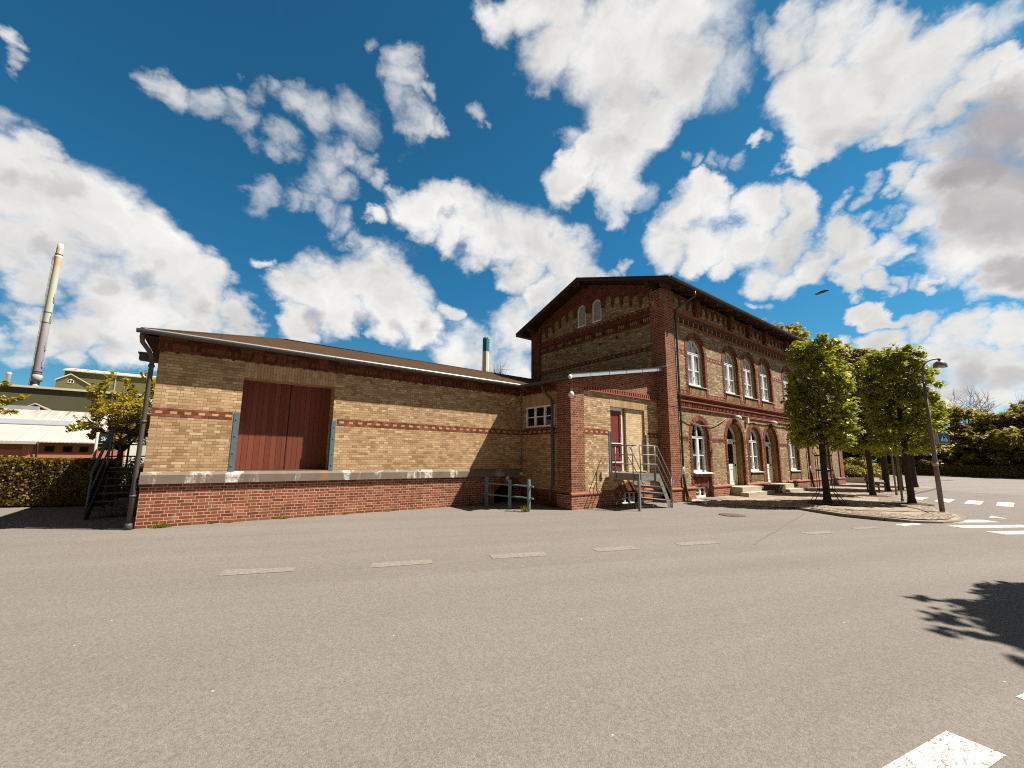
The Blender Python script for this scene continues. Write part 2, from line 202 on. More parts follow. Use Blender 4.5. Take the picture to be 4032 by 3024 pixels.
def wall_uv(k):
    g = k.n('ShaderNodeNewGeometry')
    s = k.n('ShaderNodeSeparateXYZ', {0: g.outputs['Position']})
    nn = k.n('ShaderNodeSeparateXYZ', {0: g.outputs['True Normal']})
    ax = k.math('GREATER_THAN', k.math('ABSOLUTE', nn.outputs[0]), 0.6)
    az = k.math('GREATER_THAN', k.math('ABSOLUTE', nn.outputs[2]), 0.75)
    u = k.math('ADD', k.math('MULTIPLY', s.outputs[0], k.math('SUBTRACT', 1.0, ax)), k.math('MULTIPLY', s.outputs[1], ax))
    v = k.math('ADD', k.math('MULTIPLY', s.outputs[2], k.math('SUBTRACT', 1.0, az)), k.math('MULTIPLY', s.outputs[1], az))
    return u, v, g.outputs['Position']

def brick(name, stops, mortar, row=0.0667, head=0.12, ms=0.006, squash=2.0, jitter=0.004, bump=0.5, stain=0.25,
          bloom=0.0, rough=0.88, vshift=0.0, rot=False, mottle=0.35):
    m, k, out = newmat(name)
    u, v, P = wall_uv(k)
    j = k.noise(P, 9, 2).outputs['Color']
    js = k.n('ShaderNodeSeparateXYZ', {0: k.vmath('SUBTRACT', j, (.5, .5, .5))})
    u = k.math('ADD', u, k.math('MULTIPLY', js.outputs[0], jitter*4))
    v = k.math('ADD', k.math('ADD', v, vshift), k.math('MULTIPLY', js.outputs[1], jitter*2))
    if rot: u, v = v, u
    vec = k.n('ShaderNodeCombineXYZ', {0: u, 1: v, 2: 0.0}).outputs[0]
    bt = k.n('ShaderNodeTexBrick', {'Vector': vec, 'Color1': (0, 0, 0, 1), 'Color2': (1, 1, 1, 1), 'Mortar': (.5, .5, .5, 1), 'Scale': 1.0,
             'Mortar Size': ms, 'Mortar Smooth': 0.25, 'Bias': 0.0, 'Brick Width': head, 'Row Height': row},
             offset=0.25 if squash == 2.0 else 0.5, offset_frequency=2, squash=squash, squash_frequency=2)
    t = k.n('ShaderNodeSeparateColor', {0: bt.outputs[0]}).outputs[0]
    fine = k.noise(P, 60, 4, 0.65).outputs[0]
    tt = k.math('ADD', t, k.math('MULTIPLY', k.math('SUBTRACT', fine, 0.5), mottle))
    c = k.ramp(tt, stops)
    mc = k.mix(k.noise(P, 3, 3).outputs[0], tuple(x*0.75 for x in mortar), tuple(min(1, x*1.2) for x in mortar))
    c = k.mix(bt.outputs['Fac'], c, mc)
    # broad weathering: darker sooty patches and paler washed ones
    st = k.noise(P, 0.9, 7, 0.62).outputs[0]
    st2 = k.noise(k.vmath('MULTIPLY', P, (2.2, 2.2, 0.5)), 1.3, 5, 0.6).outputs[0]
    f = k.math('ADD', k.math('MULTIPLY', k.math('SUBTRACT', st, 0.5), stain*2.4), k.math('MULTIPLY', k.math('SUBTRACT', st2, 0.5), stain*1.4))
    c = k.vmath('SCALE', c, sc=k.math('ADD', 1.0, f))
    if bloom:
        bl = k.math('MULTIPLY', k.step(k.noise(k.vmath('MULTIPLY', P, (1.6, 1.6, 0.9)), 1.7, 6, 0.65).outputs[0], 0.60, 0.74), bloom)
        c = k.mix(bl, c, (0.62, 0.52, 0.44))
    h = k.math('SUBTRACT', k.math('MULTIPLY', fine, 0.35), k.math('MULTIPLY', bt.outputs['Fac'], 1.0))
    fin(k, out, c, rough, h, bump, 0.012)
    return m

def block(name, stops, rough=0.88, bump=0.4, var=0.3):
    """single bricks modelled one by one: the colour changes from brick to brick"""
    m, k, out = newmat(name)
    g = k.n('ShaderNodeNewGeometry')
    n = k.noise(g.outputs['Position'], 45, 4, 0.6).outputs[0]
    t = k.math('ADD', g.outputs['Random Per Island'], k.math('MULTIPLY', k.math('SUBTRACT', n, 0.5), var))
    c = k.ramp(t, stops)
    st = k.noise(g.outputs['Position'], 1.1, 5, 0.6).outputs[0]
    c = k.vmath('SCALE', c, sc=k.math('ADD', 0.78, k.math('MULTIPLY', st, 0.44)))
    fin(k, out, c, rough, n, bump, 0.008)
    return m

YS = [(0.0, (.265, .16, .080)), (0.25, (.36, .225, .117)), (0.6, (.425, .277, .150)), (0.88, (.48, .33, .188)), (1.0, (.56, .415, .255))]
YM = [(0.0, (.18, .112, .058)), (0.25, (.265, .172, .090)), (0.6, (.335, .228, .125)), (0.88, (.41, .292, .168)), (1.0, (.52, .405, .26))]
RS = [(0.0, (.105, .028, .014)), (0.4, (.168, .045, .022)), (0.8, (.215, .063, .032)), (1.0, (.27, .098, .056))]
RD = [(0.0, (.065, .016, .008)), (0.5, (.12, .030, .014)), (1.0, (.185, .052, .026))]
brick('brick_yellow_shed', YS, (.205, .128, .066), row=0.0625, jitter=0.006, stain=0.22, ms=.0042, bump=.6)
brick('brick_yellow_pale', [(p, tuple(min(1, c*f) for c, f in zip(q, (1.40, 1.36, 1.33)))) for p, q in YM], (.27, .20, .12), row=0.0625, jitter=0.010, ms=0.007, bump=0.9, stain=0.32)
brick('brick_yellow_main', YM, (.22, .165, .10), row=0.0625, jitter=0.008, bump=0.8, stain=0.30)
brick('brick_yellow_infill', [(0, (.45, .32, .17)), (.6, (.58, .43, .24)), (1, (.66, .51, .31))], (.42, .31, .19), row=0.0667, jitter=0.003, stain=0.12)
RP = [(0.0, (.125, .033, .015)), (0.4, (.20, .055, .025)), (0.8, (.255, .077, .036)), (1.0, (.31, .115, .062))]
brick('brick_red_plinth', RP, (.50, .37, .27), row=0.0667, ms=0.0065, stain=0.22, bloom=0.18, vshift=0.0)
brick('brick_red_plain', RS, (.44, .29, .19), row=0.0667, ms=0.0062, stain=0.25, bloom=0.30, vshift=0.02)
brick('brick_red_dark', RD, (.20, .09, .05), row=0.0667, ms=0.005, stain=0.25)
brick('brick_soldier_yellow', YS, (.30, .215, .13), row=0.0667, head=0.24, squash=1.0, rot=True, stain=0.2)
block('red_block', RS); block('red_block_dark', RD); block('yellow_block', [(0, YS[1][1]), (.5, YS[2][1]), (1, YS[3][1])]); block('yellow_block_main', [(0, YM[1][1]), (.5, YM[2][1]), (1, YM[3][1])])
plain('mortar', (.27, .19, .12), 0.95, 0.2, 8)
plain('mortar_pale', (.48, .36, .26), 0.95, 0.2, 8)
plain('red_ledge', (.25, .085, .045), 0.8, 0.3, 5, bump=0.3)
plain('yellow_reveal_shade', (.26, .17, .075), 0.9, 0.25, 6, bump=0.3)  # yellow brick toned down: shade of recesses put into the colour
plain('dark_timber', (.055, .022, .014), 0.7, 0.3, 9)
plain('dark_roof_edge', (.022, .015, .013), 0.6, 0.25, 9)
plain('zinc_pale', (.50, .50, .51), 0.42, 0.10, 3, metal=0.55, streak=True)
plain('zinc_dark', (.085, .085, .086), 0.55, 0.25, 7, metal=0.25, streak=True)
plain('zinc_mid', (.085, .073, .066), 0.5, 0.22, 6, metal=0.3, streak=True)
plain('galvanised', (.235, .225, .215), 0.5, 0.14, 11, metal=0.3)
plain('blue_steel', (.095, .145, .165), 0.55, 0.25, 8, metal=0.1)
plain('teal_rail', (.13, .215, .23), 0.5, 0.2, 9)
plain('black_steel', (.028, .027, .028), 0.5, 0.3, 9)
plain('white_paint', (.80, .79, .77), 0.42, 0.05, 7)
plain('white_plastic', (.78, .77, .72), 0.35, 0.06, 5)
plain('concrete', (.42, .36, .29), 0.92, 0.25, 4, bump=0.35)
plain('dark_concrete', (.10, .075, .055), 0.92, 0.3, 4, bump=0.35)
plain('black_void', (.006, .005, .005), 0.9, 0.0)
plain('cloth', (.76, .76, .77), 0.9, 0.10, 3)
plain('cable_grey', (.30, .25, .19), 0.6, 0.1, 4)
plain('lamp_glass', (.72, .70, .66), 0.2, 0.04, 4, spec=0.5)
plain('rust_iron', (.105, .070, .055), 0.8, 0.3, 20, bump=0.3)
plain('tree_guard_iron', (.045, .03, .024), 0.7, 0.3, 20)
plain('lamp_post_paint', (.17, .14, .12), 0.55, 0.2, 5, metal=0.3, streak=True)
plain('lamp_hood', (.26, .22, .20), 0.38, 0.12, 4, metal=0.35)
plain('sign_blue', (.012, .11, .36), 0.4, 0.04, 3)
plain('sign_grey', (.42, .40, .38), 0.4, 0.08, 3)
plain('sign_navy', (.022, .024, .034), 0.45, 0.1, 3)
plain('sign_black', (.012, .012, .012), 0.5, 0.0)
plain('sign_white', (.82, .82, .80), 0.45, 0.03)
plain('bench_wood', (.10, .045, .035), 0.7, 0.3, 8)
plain('bird_black', (.012, .011, .011), 0.6, 0.2, 9)
plain('hall_roof', (.66, .62, .56), 0.75, 0.14, 1.2, streak=False)
plain('hall_red', (.33, .10, .06), 0.9, 0.18, 3)
plain('hall_pink', (.43, .16, .10), 0.9, 0.14, 3)
plain('skylight', (.30, .31, .33), 0.25, 0.2, 2, spec=0.6)
plain('olive_cladding', (.085, .075, .042), 0.8, 0.08, 0.5)
plain('gold_cladding', (.125, .115, .045), 0.8, 0.08, 0.5)
plain('cream_roof', (.50, .45, .36), 0.8, 0.08, 0.5)
plain('pale_green_cladding', (.50, .50, .38), 0.8, 0.1, 0.3)
plain('chimney_blue', (.015, .14, .24), 0.5, 0.15, 0.3)
plain('chimney_white', (.60, .55, .50), 0.7, 0.1, 0.3)
plain('cap_metal', (.36, .35, .33), 0.6, 0.1, 1)

# chimney with faded paint bands that change with height
m, k, out = newmat('chimney_faded')
P = pos(k); zz = k.n('ShaderNodeSeparateXYZ', {0: P}).outputs[2]
zz = k.math('ADD', zz, k.math('MULTIPLY', k.math('SUBTRACT', k.noise(P, 0.9, 4).outputs[0], .5), 2.4))
c = k.ramp(k.math('DIVIDE', k.math('SUBTRACT', zz, 12.0), 27.0),
           [(0.0, (.13, .12, .13)), (0.12, (.20, .18, .21)), (0.30, (.24, .21, .25)), (0.415, (.30, .27, .29)), (0.43, (.34, .37, .31)), (0.70, (.39, .42, .35)),
            (0.80, (.42, .39, .32)), (0.835, (.50, .30, .19)), (0.855, (.43, .40, .33)), (1.0, (.45, .43, .37))])
fin(k, out, c, 0.7)

# goods door: vertical boards with worn paint
m, k, out = newmat('red_boards')
P = pos(k); s = k.n('ShaderNodeSeparateXYZ', {0: P})
bw = 0.118
fr = k.math('FRACT', k.math('DIVIDE', s.outputs[0], bw))
gap = k.math('SUBTRACT', 1.0, k.step(k.math('MINIMUM', fr, k.math('SUBTRACT', 1.0, fr)), 0.01, 0.06))
idn = k.n('ShaderNodeTexWhiteNoise', {'W': k.math('FLOOR', k.math('DIVIDE', s.outputs[0], bw))}, noise_dimensions='1D').outputs[0]
gr = k.noise(k.vmath('MULTIPLY', P, (40, 40, 1.6)), 1.5, 6, 0.6).outputs[0]
c = k.mix(idn, (.145, .033, .017), (.20, .052, .028))
c = k.mix(k.math('MULTIPLY', k.step(gr, 0.50, 0.78), 0.55), c, (.10, .03, .022))
wear = k.math('MULTIPLY', k.step(k.noise(k.vmath('MULTIPLY', P, (14, 14, 3)), 2.0, 7, 0.7).outputs[0], 0.58, 0.74), 0.5)
c = k.mix(wear, c, (.22, .12, .10))
c = k.mix(k.math('MULTIPLY', gap, 0.85), c, (.035, .008, .006))
fin(k, out, c, 0.6, k.math('SUBTRACT', k.math('MULTIPLY', gr, 0.25), gap), 0.5, 0.008)

m, k, out = newmat('red_door_paint')
P = pos(k)
c = k.mix(k.noise(P, 5, 4).outputs[0], (.13, .024, .019), (.185, .038, .029))
flake = k.step(k.noise(k.vmath('MULTIPLY', P, (30, 30, 5)), 1.2, 6, 0.7).outputs[0], 0.60, 0.66)
c = k.mix(k.math('MULTIPLY', flake, 0.7), c, (.42, .24, .18))
fin(k, out, c, 0.5)

# concrete dock slab with white lime streaks and a rust stain
m, k, out = newmat('dock_slab')
P = pos(k); s = k.n('ShaderNodeSeparateXYZ', {0: P})
c = k.mix(k.noise(P, 3, 6, 0.6).outputs[0], (.115, .085, .064), (.235, .188, .150))
c = k.mix(k.math('MULTIPLY', k.step(k.noise(P, 26, 4).outputs[0], .55, .75), .4), c, (.16, .12, .09))
sv = k.vmath('MULTIPLY', P, (1.0, 1.0, 0.28))
lm = k.math('MULTIPLY', k.step(k.noise(sv, 2.1, 6, 0.68).outputs[0], 0.52, 0.62), k.step(k.noise(P, 14, 5, 0.7).outputs[0], 0.30, 0.62))
c = k.mix(k.math('MULTIPLY', lm, 0.85), c, (.74, .70, .66))
ru = k.math('MULTIPLY', k.step(k.math('ABSOLUTE', k.math('SUBTRACT', s.outputs[0], 3.42)), 0.16, 0.02), 0.55)
c = k.mix(ru, c, (.30, .15, .06))
fin(k, out, c, 0.95, k.noise(P, 40, 4).outputs[0], 0.4, 0.01)

# felt roof of the shed
m, k, out = newmat('felt_roof')
P = pos(k)
sx = k.n('ShaderNodeSeparateXYZ', {0: P})
seam = k.math('FRACT', k.math('DIVIDE', k.math('ADD', sx.outputs[0], k.math('MULTIPLY', sx.outputs[1], 0.0)), 1.02))
seamf = k.math('SUBTRACT', 1.0, k.step(k.math('MINIMUM', seam, k.math('SUBTRACT', 1.0, seam)), 0.0, 0.035))
c = k.mix(k.noise(P, 1.3, 7, 0.65).outputs[0], (.040, .023, .013), (.082, .048, .027))
c = k.mix(k.math('MULTIPLY', k.step(k.noise(P, 60, 3).outputs[0], .5, .7), .35), c, (.13, .088, .058))
c = k.mix(k.math('MULTIPLY', seamf, 0.55), c, (.035, .022, .015))
fin(k, out, c, 1.0, k.noise(P, 90, 3).outputs[0], 0.3, 0.006, spec=0.05)

# asphalt: pale worn chippings
def asphalt(name, lo, hi, chip=0.55):
    m, k, out = newmat(name)
    P = pos(k)
    big = k.noise(P, 0.35, 6, 0.6).outputs[0]
    rot = k.n('ShaderNodeVectorRotate', {'Vector': P, 'Angle': radians(17)}, rotation_type='Z_AXIS').outputs[0]
    lane = k.noise(k.vmath('MULTIPLY', rot, (0.10, 1.5, 1)), 0.8, 5, 0.6, 0.5).outputs[0]
    c = k.mix(k.math('SUBTRACT', k.math('ADD', k.math('MULTIPLY', big, 0.7), k.math('MULTIPLY', k.step(lane, 0.25, 0.75), 0.55)), 0.12), lo, hi)
    vo = k.n('ShaderNodeTexVoronoi', {'Vector': P, 'Scale': 150.0})
    chipv = k.n('ShaderNodeSeparateColor', {0: vo.outputs['Color']}).outputs[0]
    vo2 = k.n('ShaderNodeTexVoronoi', {'Vector': P, 'Scale': 62.0})
    chip2 = k.n('ShaderNodeSeparateColor', {0: vo2.outputs['Color']}).outputs[1]
    sp = k.math('ADD', k.math('MULTIPLY', k.math('SUBTRACT', chipv, .5), chip), k.math('MULTIPLY', k.math('SUBTRACT', chip2, .5), chip*0.55))
    sp = k.math('ADD', sp, k.math('MULTIPLY', k.math('SUBTRACT', k.noise(P, 14, 5, .7).outputs[0], .5), 0.16))
    c = k.vmath('SCALE', c, sc=k.math('ADD', 1.0, sp))
    tar = k.math('MULTIPLY', k.step(k.noise(P, 1.7, 6, 0.7).outputs[0], 0.62, 0.78), 0.22)
    c = k.mix(tar, c, (.10, .085, .075))
    white = k.math('GREATER_THAN', k.n('ShaderNodeSeparateColor', {0: k.n('ShaderNodeTexVoronoi', {'Vector': P, 'Scale': 24.0}).outputs['Color']}).outputs[2], 0.9993)
    near = k.math('LESS_THAN', k.n('ShaderNodeTexVoronoi', {'Vector': P, 'Scale': 24.0}).outputs['Distance'], 0.16)
    c = k.mix(k.math('MULTIPLY', k.math('MULTIPLY', white, near), .7), c, (.7, .68, .63))
    h = k.math('ADD', k.math('MULTIPLY', vo.outputs['Distance'], -1.0), k.math('MULTIPLY', k.noise(P, 9, 5).outputs[0], 0.5))
    fin(k, out, c, 0.92, h, 0.35, 0.008, spec=0.25)
asphalt('asphalt', (.155, .135, .120), (.202, .179, .160), .42)
asphalt('asphalt_grey', (.17, .155, .142), (.235, .218, .202), 0.4)
m, k, out = newmat('road_paint')
P = pos(k)
vo = k.n('ShaderNodeTexVoronoi', {'Vector': k.vmath('ADD', P, k.vmath('SCALE', k.noise(P, 11, 4).outputs['Color'], sc=0.10)), 'Scale': 24.0}, feature='DISTANCE_TO_EDGE')
crack = k.math('MULTIPLY', k.math('SUBTRACT', 1.0, k.step(vo.outputs['Distance'], 0.01, 0.09)), k.step(k.noise(P, 9, 5).outputs[0], 0.34, 0.50))
crack = k.math('MAXIMUM', crack, k.math('MULTIPLY', k.step(k.noise(P, 55, 4, .7).outputs[0], .60, .68), .8))
c = k.mix(k.noise(P, 5, 5).outputs[0], (.62, .58, .51), (.78, .75, .69))
c = k.mix(crack, c, (.16, .13, .10))
fin(k, out, c, 0.8, k.noise(P, 60, 4).outputs[0], 0.3, 0.005)
m, k, out = newmat('road_paint_worn')
P = pos(k)
c = k.mix(k.step(k.noise(P, 22, 5, .7).outputs[0], .42, .62), (.180, .157, .139), (.255, .226, .200))
fin(k, out, c, 0.9)

# paved forecourt: concrete flags and cobbles
m, k, out = newmat('paving')
P = pos(k)
bt = k.n('ShaderNodeTexBrick', {'Vector': P, 'Color1': (.21, .165, .125, 1), 'Color2': (.325, .265, .205, 1), 'Mortar': (.13, .10, .075, 1), 'Scale': 1.0, 'Mortar Size': 0.012, 'Brick Width': 0.40, 'Row Height': 0.40, 'Mortar Smooth': .2}, offset=0.5)
c = k.vmath('SCALE', bt.outputs[0], sc=k.math('ADD', 0.72, k.math('MULTIPLY', k.noise(P, 1.1, 6, .65).outputs[0], 0.56)))
fin(k, out, c, 0.92, k.noise(P, 30, 5).outputs[0], 0.3, 0.01)
m, k, out = newmat('cobbles')
P = pos(k)
vo = k.n('ShaderNodeTexVoronoi', {'Vector': P, 'Scale': 8.5}, feature='DISTANCE_TO_EDGE')
vc = k.n('ShaderNodeTexVoronoi', {'Vector': P, 'Scale': 8.5})
e = k.step(vo.outputs['Distance'], 0.02, 0.14)
c = k.mix(e, (.10, .075, .055), k.mix(k.n('ShaderNodeSeparateColor', {0: vc.outputs['Color']}).outputs[0], (.185, .143, .108), (.38, .315, .255)))
fin(k, out, c, 0.9, e, 0.6, 0.03)
plain('kerb_stone', (.20, .165, .135), 0.9, 0.25, 5, bump=0.4)
plain('earth', (.07, .045, .03), 0.95, 0.3, 6)
plain('grass_ground', (.085, .095, .022), 0.95, 0.35, 2)
plain('dry_verge', (.20, .17, .06), 0.95, 0.3, 1.5)

# glass: what lies behind shows through, the sky mirrors in it
m, k, out = newmat('glass')
g = k.n('ShaderNodeNewGeometry')
cs_ = k.math('ABSOLUTE', k.vmath('DOT_PRODUCT', g.outputs['Incoming'], g.outputs['Normal']))
fr = k.math('ADD', 0.06, k.math('MULTIPLY', 0.94, k.math('POWER', k.math('SUBTRACT', 1.0, cs_, clamp=True), 5.0)))
mx = k.n('ShaderNodeMixShader', {0: fr})
tr = k.n('ShaderNodeBsdfTransparent', {'Color': (.86, .88, .88, 1)})
gl = k.n('ShaderNodeBsdfGlossy', {'Roughness': 0.03, 'Color': (.95, .96, 1, 1)})
k.t.links.new(tr.outputs[0], mx.inputs[1]); k.t.links.new(gl.outputs[0], mx.inputs[2]); k.t.links.new(mx.outputs[0], out.inputs[0])

def leaf(name, a, b, trans=0.45):
    m, k, out = newmat(name)
    g = k.n('ShaderNodeNewGeometry'); oi = k.n('ShaderNodeObjectInfo')
    t = k.math('ADD', k.math('MULTIPLY', g.outputs['Random Per Island'], 0.65), k.math('MULTIPLY', k.noise(g.outputs['Position'], 1.4, 3).outputs[0], 0.35))
    c = k.mix(t, a, b)
    d = k.n('ShaderNodeBsdfPrincipled', {'Base Color': c, 'Roughness': 0.5, 'Specular IOR Level': 0.35})
    tl = k.n('ShaderNodeBsdfTranslucent', {'Color': k.vmath('MULTIPLY', c, (1.35, 1.25, 0.5))})
    mx = k.n('ShaderNodeMixShader', {0: trans})
    k.t.links.new(d.outputs[0], mx.inputs[1]); k.t.links.new(tl.outputs[0], mx.inputs[2]); k.t.links.new(mx.outputs[0], out.inputs[0])
leaf('leaf_lime', (.125, .155, .010), (.44, .45, .034), .36)
leaf('leaf_dark', (.13, .12, .016), (.33, .275, .032), 0.5)
leaf('leaf_olive', (.145, .13, .016), (.38, .315, .036), 0.5)
leaf('leaf_gold', (.19, .16, .012), (.46, .365, .034), 0.5)
leaf('leaf_hedge', (.070, .052, .011), (.25, .18, .028), 0.25)
leaf('leaf_grass', (.11, .115, .012), (.32, .28, .045), 0.4)
leaf('leaf_far', (.06, .05, .02), (.12, .10, .03), 0.3)
plain('bark', (.055, .038, .026), 0.95, 0.35, 14, bump=0.6)
plain('bark_pale', (.14, .11, .085), 0.95, 0.3, 10, bump=0.4)
plain('twig', (.16, .11, .085), 0.9, 0.2, 6)

# ------------------------------------------------------------------ mesh helpers
def origin(o):
    v = Vector((0, 0, 0))
    while o is not None:
        v += o.location; o = o.parent
    return v
class MB:
    """collects world-space faces; build() links them as one mesh object"""
    def __init__(s): s.v = []; s.f = []; s.mi = []; s.sm = []
    def face(s, pts, mi=0, smooth=False):
        i = len(s.v); s.v += [tuple(p) for p in pts]; s.f.append(list(range(i, i+len(pts)))); s.mi.append(mi); s.sm.append(smooth)
        return s
    def box(s, x0, x1, y0, y1, z0, z1, mi=0):
        if x0 > x1: x0, x1 = x1, x0
        if y0 > y1: y0, y1 = y1, y0
        if z0 > z1: z0, z1 = z1, z0
        i = len(s.v)
        s.v += [(x, y, z) for z in (z0, z1) for y in (y0, y1) for x in (x0, x1)]
        for q in ((0, 2, 3, 1), (4, 5, 7, 6), (0, 1, 5, 4), (2, 6, 7, 3), (0, 4, 6, 2), (1, 3, 7, 5)):
            s.f.append([i+a for a in q]); s.mi.append(mi); s.sm.append(False)
        return s
    def prism(s, poly, axis, a0, a1, mi=0):
        """poly in the two other axes, extruded along axis"""
        def mk(p, a):
            return {'x': (a, p[0], p[1]), 'y': (p[0], a, p[1]), 'z': (p[0], p[1], a)}[axis]
        i = len(s.v); n = len(poly)
        s.v += [mk(p, a0) for p in poly]+[mk(p, a1) for p in poly]
        s.f.append([i+j for j in range(n)][::-1]); s.f.append([i+n+j for j in range(n)])
        for j in range(n):
            s.f.append([i+j, i+(j+1) % n, i+n+(j+1) % n, i+n+j])
        s.mi += [mi]*(n+2); s.sm += [False]*(n+2)
        return s
    def tube(s, pts, r, n=8, mi=0, cap=True):
        pts = [Vector(p) for p in pts]
        rs = r if isinstance(r, (list, tuple)) else [r]*len(pts)
        i = len(s.v); prev = None
        for j, p in enumerate(pts):
            d = (pts[min(j+1, len(pts)-1)]-pts[max(j-1, 0)]).normalized()
            if prev is None:
                a = d.orthogonal().normalized()
            else:
                a = (prev-d*prev.dot(d))
                a = a.normalized() if a.length > 1e-6 else d.orthogonal().normalized()
            prev = a; b = d.cross(a)
            for q in range(n):
                t = 2*pi*q/n
                s.v.append(tuple(p+(a*cos(t)+b*sin(t))*rs[j]))
        for j in range(len(pts)-1):
            for q in range(n):
                s.f.append([i+j*n+q, i+j*n+(q+1) % n, i+(j+1)*n+(q+1) % n, i+(j+1)*n+q]); s.mi.append(mi); s.sm.append(True)
        if cap:
            s.f.append([i+q for q in range(n)][::-1]); s.f.append([i+(len(pts)-1)*n+q for q in range(n)])
            s.mi += [mi, mi]; s.sm += [False, False]
        return s
    def lathe(s, prof, c, n=20, mi=0, axis=None, smooth=True):
        """prof: (radius, height) pairs round a vertical axis through c (or another axis matrix)"""
        i = len(s.v); c = Vector(c)
        for (r, h) in prof:
            for q in range(n):
                p = Vector((r*cos(2*pi*q/n), r*sin(2*pi*q/n), h))
                if axis is not None: p = axis @ p
                s.v.append(tuple(c+p))
        for j in range(len(prof)-1):
            for q in range(n):
                s.f.append([i+j*n+q, i+j*n+(q+1) % n, i+(j+1)*n+(q+1) % n, i+(j+1)*n+q]); s.mi.append(mi); s.sm.append(smooth)
        s.f.append([i+q for q in range(n)][::-1]); s.f.append([i+(len(prof)-1)*n+q for q in range(n)]); s.mi += [mi, mi]; s.sm += [False, False]
        return s
    def beam(s, a, b, w, h, mi=0, up=(0, 0, 1)):
        a = Vector(a); b = Vector(b); d = (b-a).normalized(); up = Vector(up)
        r = d.cross(up)
        if r.length < 1e-4: r = d.cross(Vector((1, 0, 0)))
        r.normalize(); u = r.cross(d)
        i = len(s.v)
        for p in (a, b):
            for (x, y) in ((-1, -1), (1, -1), (1, 1), (-1, 1)):
                s.v.append(tuple(p+r*(x*w/2)+u*(y*h/2)))
        for q in ((3, 2, 1, 0), (4, 5, 6, 7), (0, 1, 5, 4), (1, 2, 6, 5), (2, 3, 7, 6), (3, 0, 4, 7)):
            s.f.append([i+x for x in q]); s.mi.append(mi); s.sm.append(False)
        return s
    def build(s, name, mats, parent=None):
        o0 = origin(parent)
        me = bpy.data.meshes.new(name)
        me.from_pydata([(p[0]-o0.x, p[1]-o0.y, p[2]-o0.z) for p in s.v], [], s.f)
        for mname in ([mats] if isinstance(mats, str) else mats): me.materials.append(MATS[mname])
        me.polygons.foreach_set('material_index', s.mi)
        me.polygons.foreach_set('use_smooth', s.sm)
        me.update()
        o = bpy.data.objects.new(name, me); COL.objects.link(o)
        if parent is not None: o.parent = parent
        return o
def tag(o, label=None, cat=None, group=None, kind=None):
    if label: o['label'] = label
    if cat: o['category'] = cat
    if group: o['group'] = group
    if kind: o['kind'] = kind
    return o
def thing(name, label, cat, loc=(0, 0, 0), group=None):
    o = bpy.data.objects.new(name, None); COL.objects.link(o); o.location = loc; o.empty_display_size = 0.3
    return tag(o, label, cat, group)
def kids(o): return [c for c in bpy.data.objects if c.parent == o]
def dup_tree(o, off, parent=None):
    c = o.copy(); COL.objects.link(c)
    ch = kids(o)
    if parent is not None: c.parent = parent
    c.location = o.location+Vector(off)
    for x in ch: dup_tree(x, (0, 0, 0), c)
    return c
def arch(cx, z0, zs, hw, n=16):
    """window outline with a round head"""
    return [(cx-hw, z0), (cx+hw, z0)]+[(cx+hw*cos(pi*i/n), zs+hw*sin(pi*i/n)) for i in range(n+1)]
def seg_arch(cx, z0, zs, hw, rise, n=8):
    R = (hw*hw+rise*rise)/(2*rise); zc = zs+rise-R; a = math.asin(hw/R)
    return [(cx-hw, z0), (cx+hw, z0)]+[(cx+R*sin(a-2*a*i/n), zc+R*cos(a-2*a*i/n)) for i in range(n+1)]
def sheet(mb, outer, holes, fmap, mi=0):
    polys = [[Vector((a, b, 0)) for a, b in outer]]+[[Vector((a, b, 0)) for a, b in h] for h in holes]
    tris = geometry.tessellate_polygon(polys)
    flat = [p for q in polys for p in q]
    i = len(mb.v); mb.v += [fmap(p.x, p.y) for p in flat]
    for t in tris:
        mb.f.append([i+a for a in t]); mb.mi.append(mi); mb.sm.append(False)
def rim(mb, poly, fmap, d0, d1, mi=0, skip=()):
    """reveal: the outline poly carried from depth d0 to depth d1"""
    n = len(poly)
    for j in range(n):
        if j in skip: continue
        a, b = poly[j], poly[(j+1) % n]
        mb.face([fmap(a[0], a[1], d0), fmap(b[0], b[1], d0), fmap(b[0], b[1], d1), fmap(a[0], a[1], d1)], mi)

# ================================================================== SETTING
def flat_poly(name, pts, mat, z, kind='structure'):
    mb = MB(); sheet(mb, [(p[0], p[1]) for p in pts], [], lambda a, b: (a, b, z))
    return tag(mb.build(name, mat), kind=kind)
flat_poly('ground', [(-900, -900), (900, -900), (900, 900), (-900, 900)], 'grass_ground', -0.05)
flat_poly('road', [(-45, -60), (66.4, -60), (66.4, 40), (34.5, 40), (-1.0, 40), (-1.2, 4.9), (-9, 7.5), (-45, 14)], 'asphalt', 0.0)
flat_poly('road_patch', [(33, -26), (66.3, -26), (66.3, -3), (33, -3)], 'asphalt_grey', 0.004)
flat_poly('verge', [(66.4, -60), (68.2, -60), (68.2, 30), (66.4, 30)], 'dry_verge', 0.05)
tag(MB().box(66.28, 66.42, -60, 30, -0.02, 0.07).build('verge_kerb', 'kerb_stone'), kind='structure')
flat_poly('lawn', [(-45, 14), (-9, 7.6), (-1.2, 5.0), (-1.0, 40), (-45, 40)], 'grass_ground', 0.02)

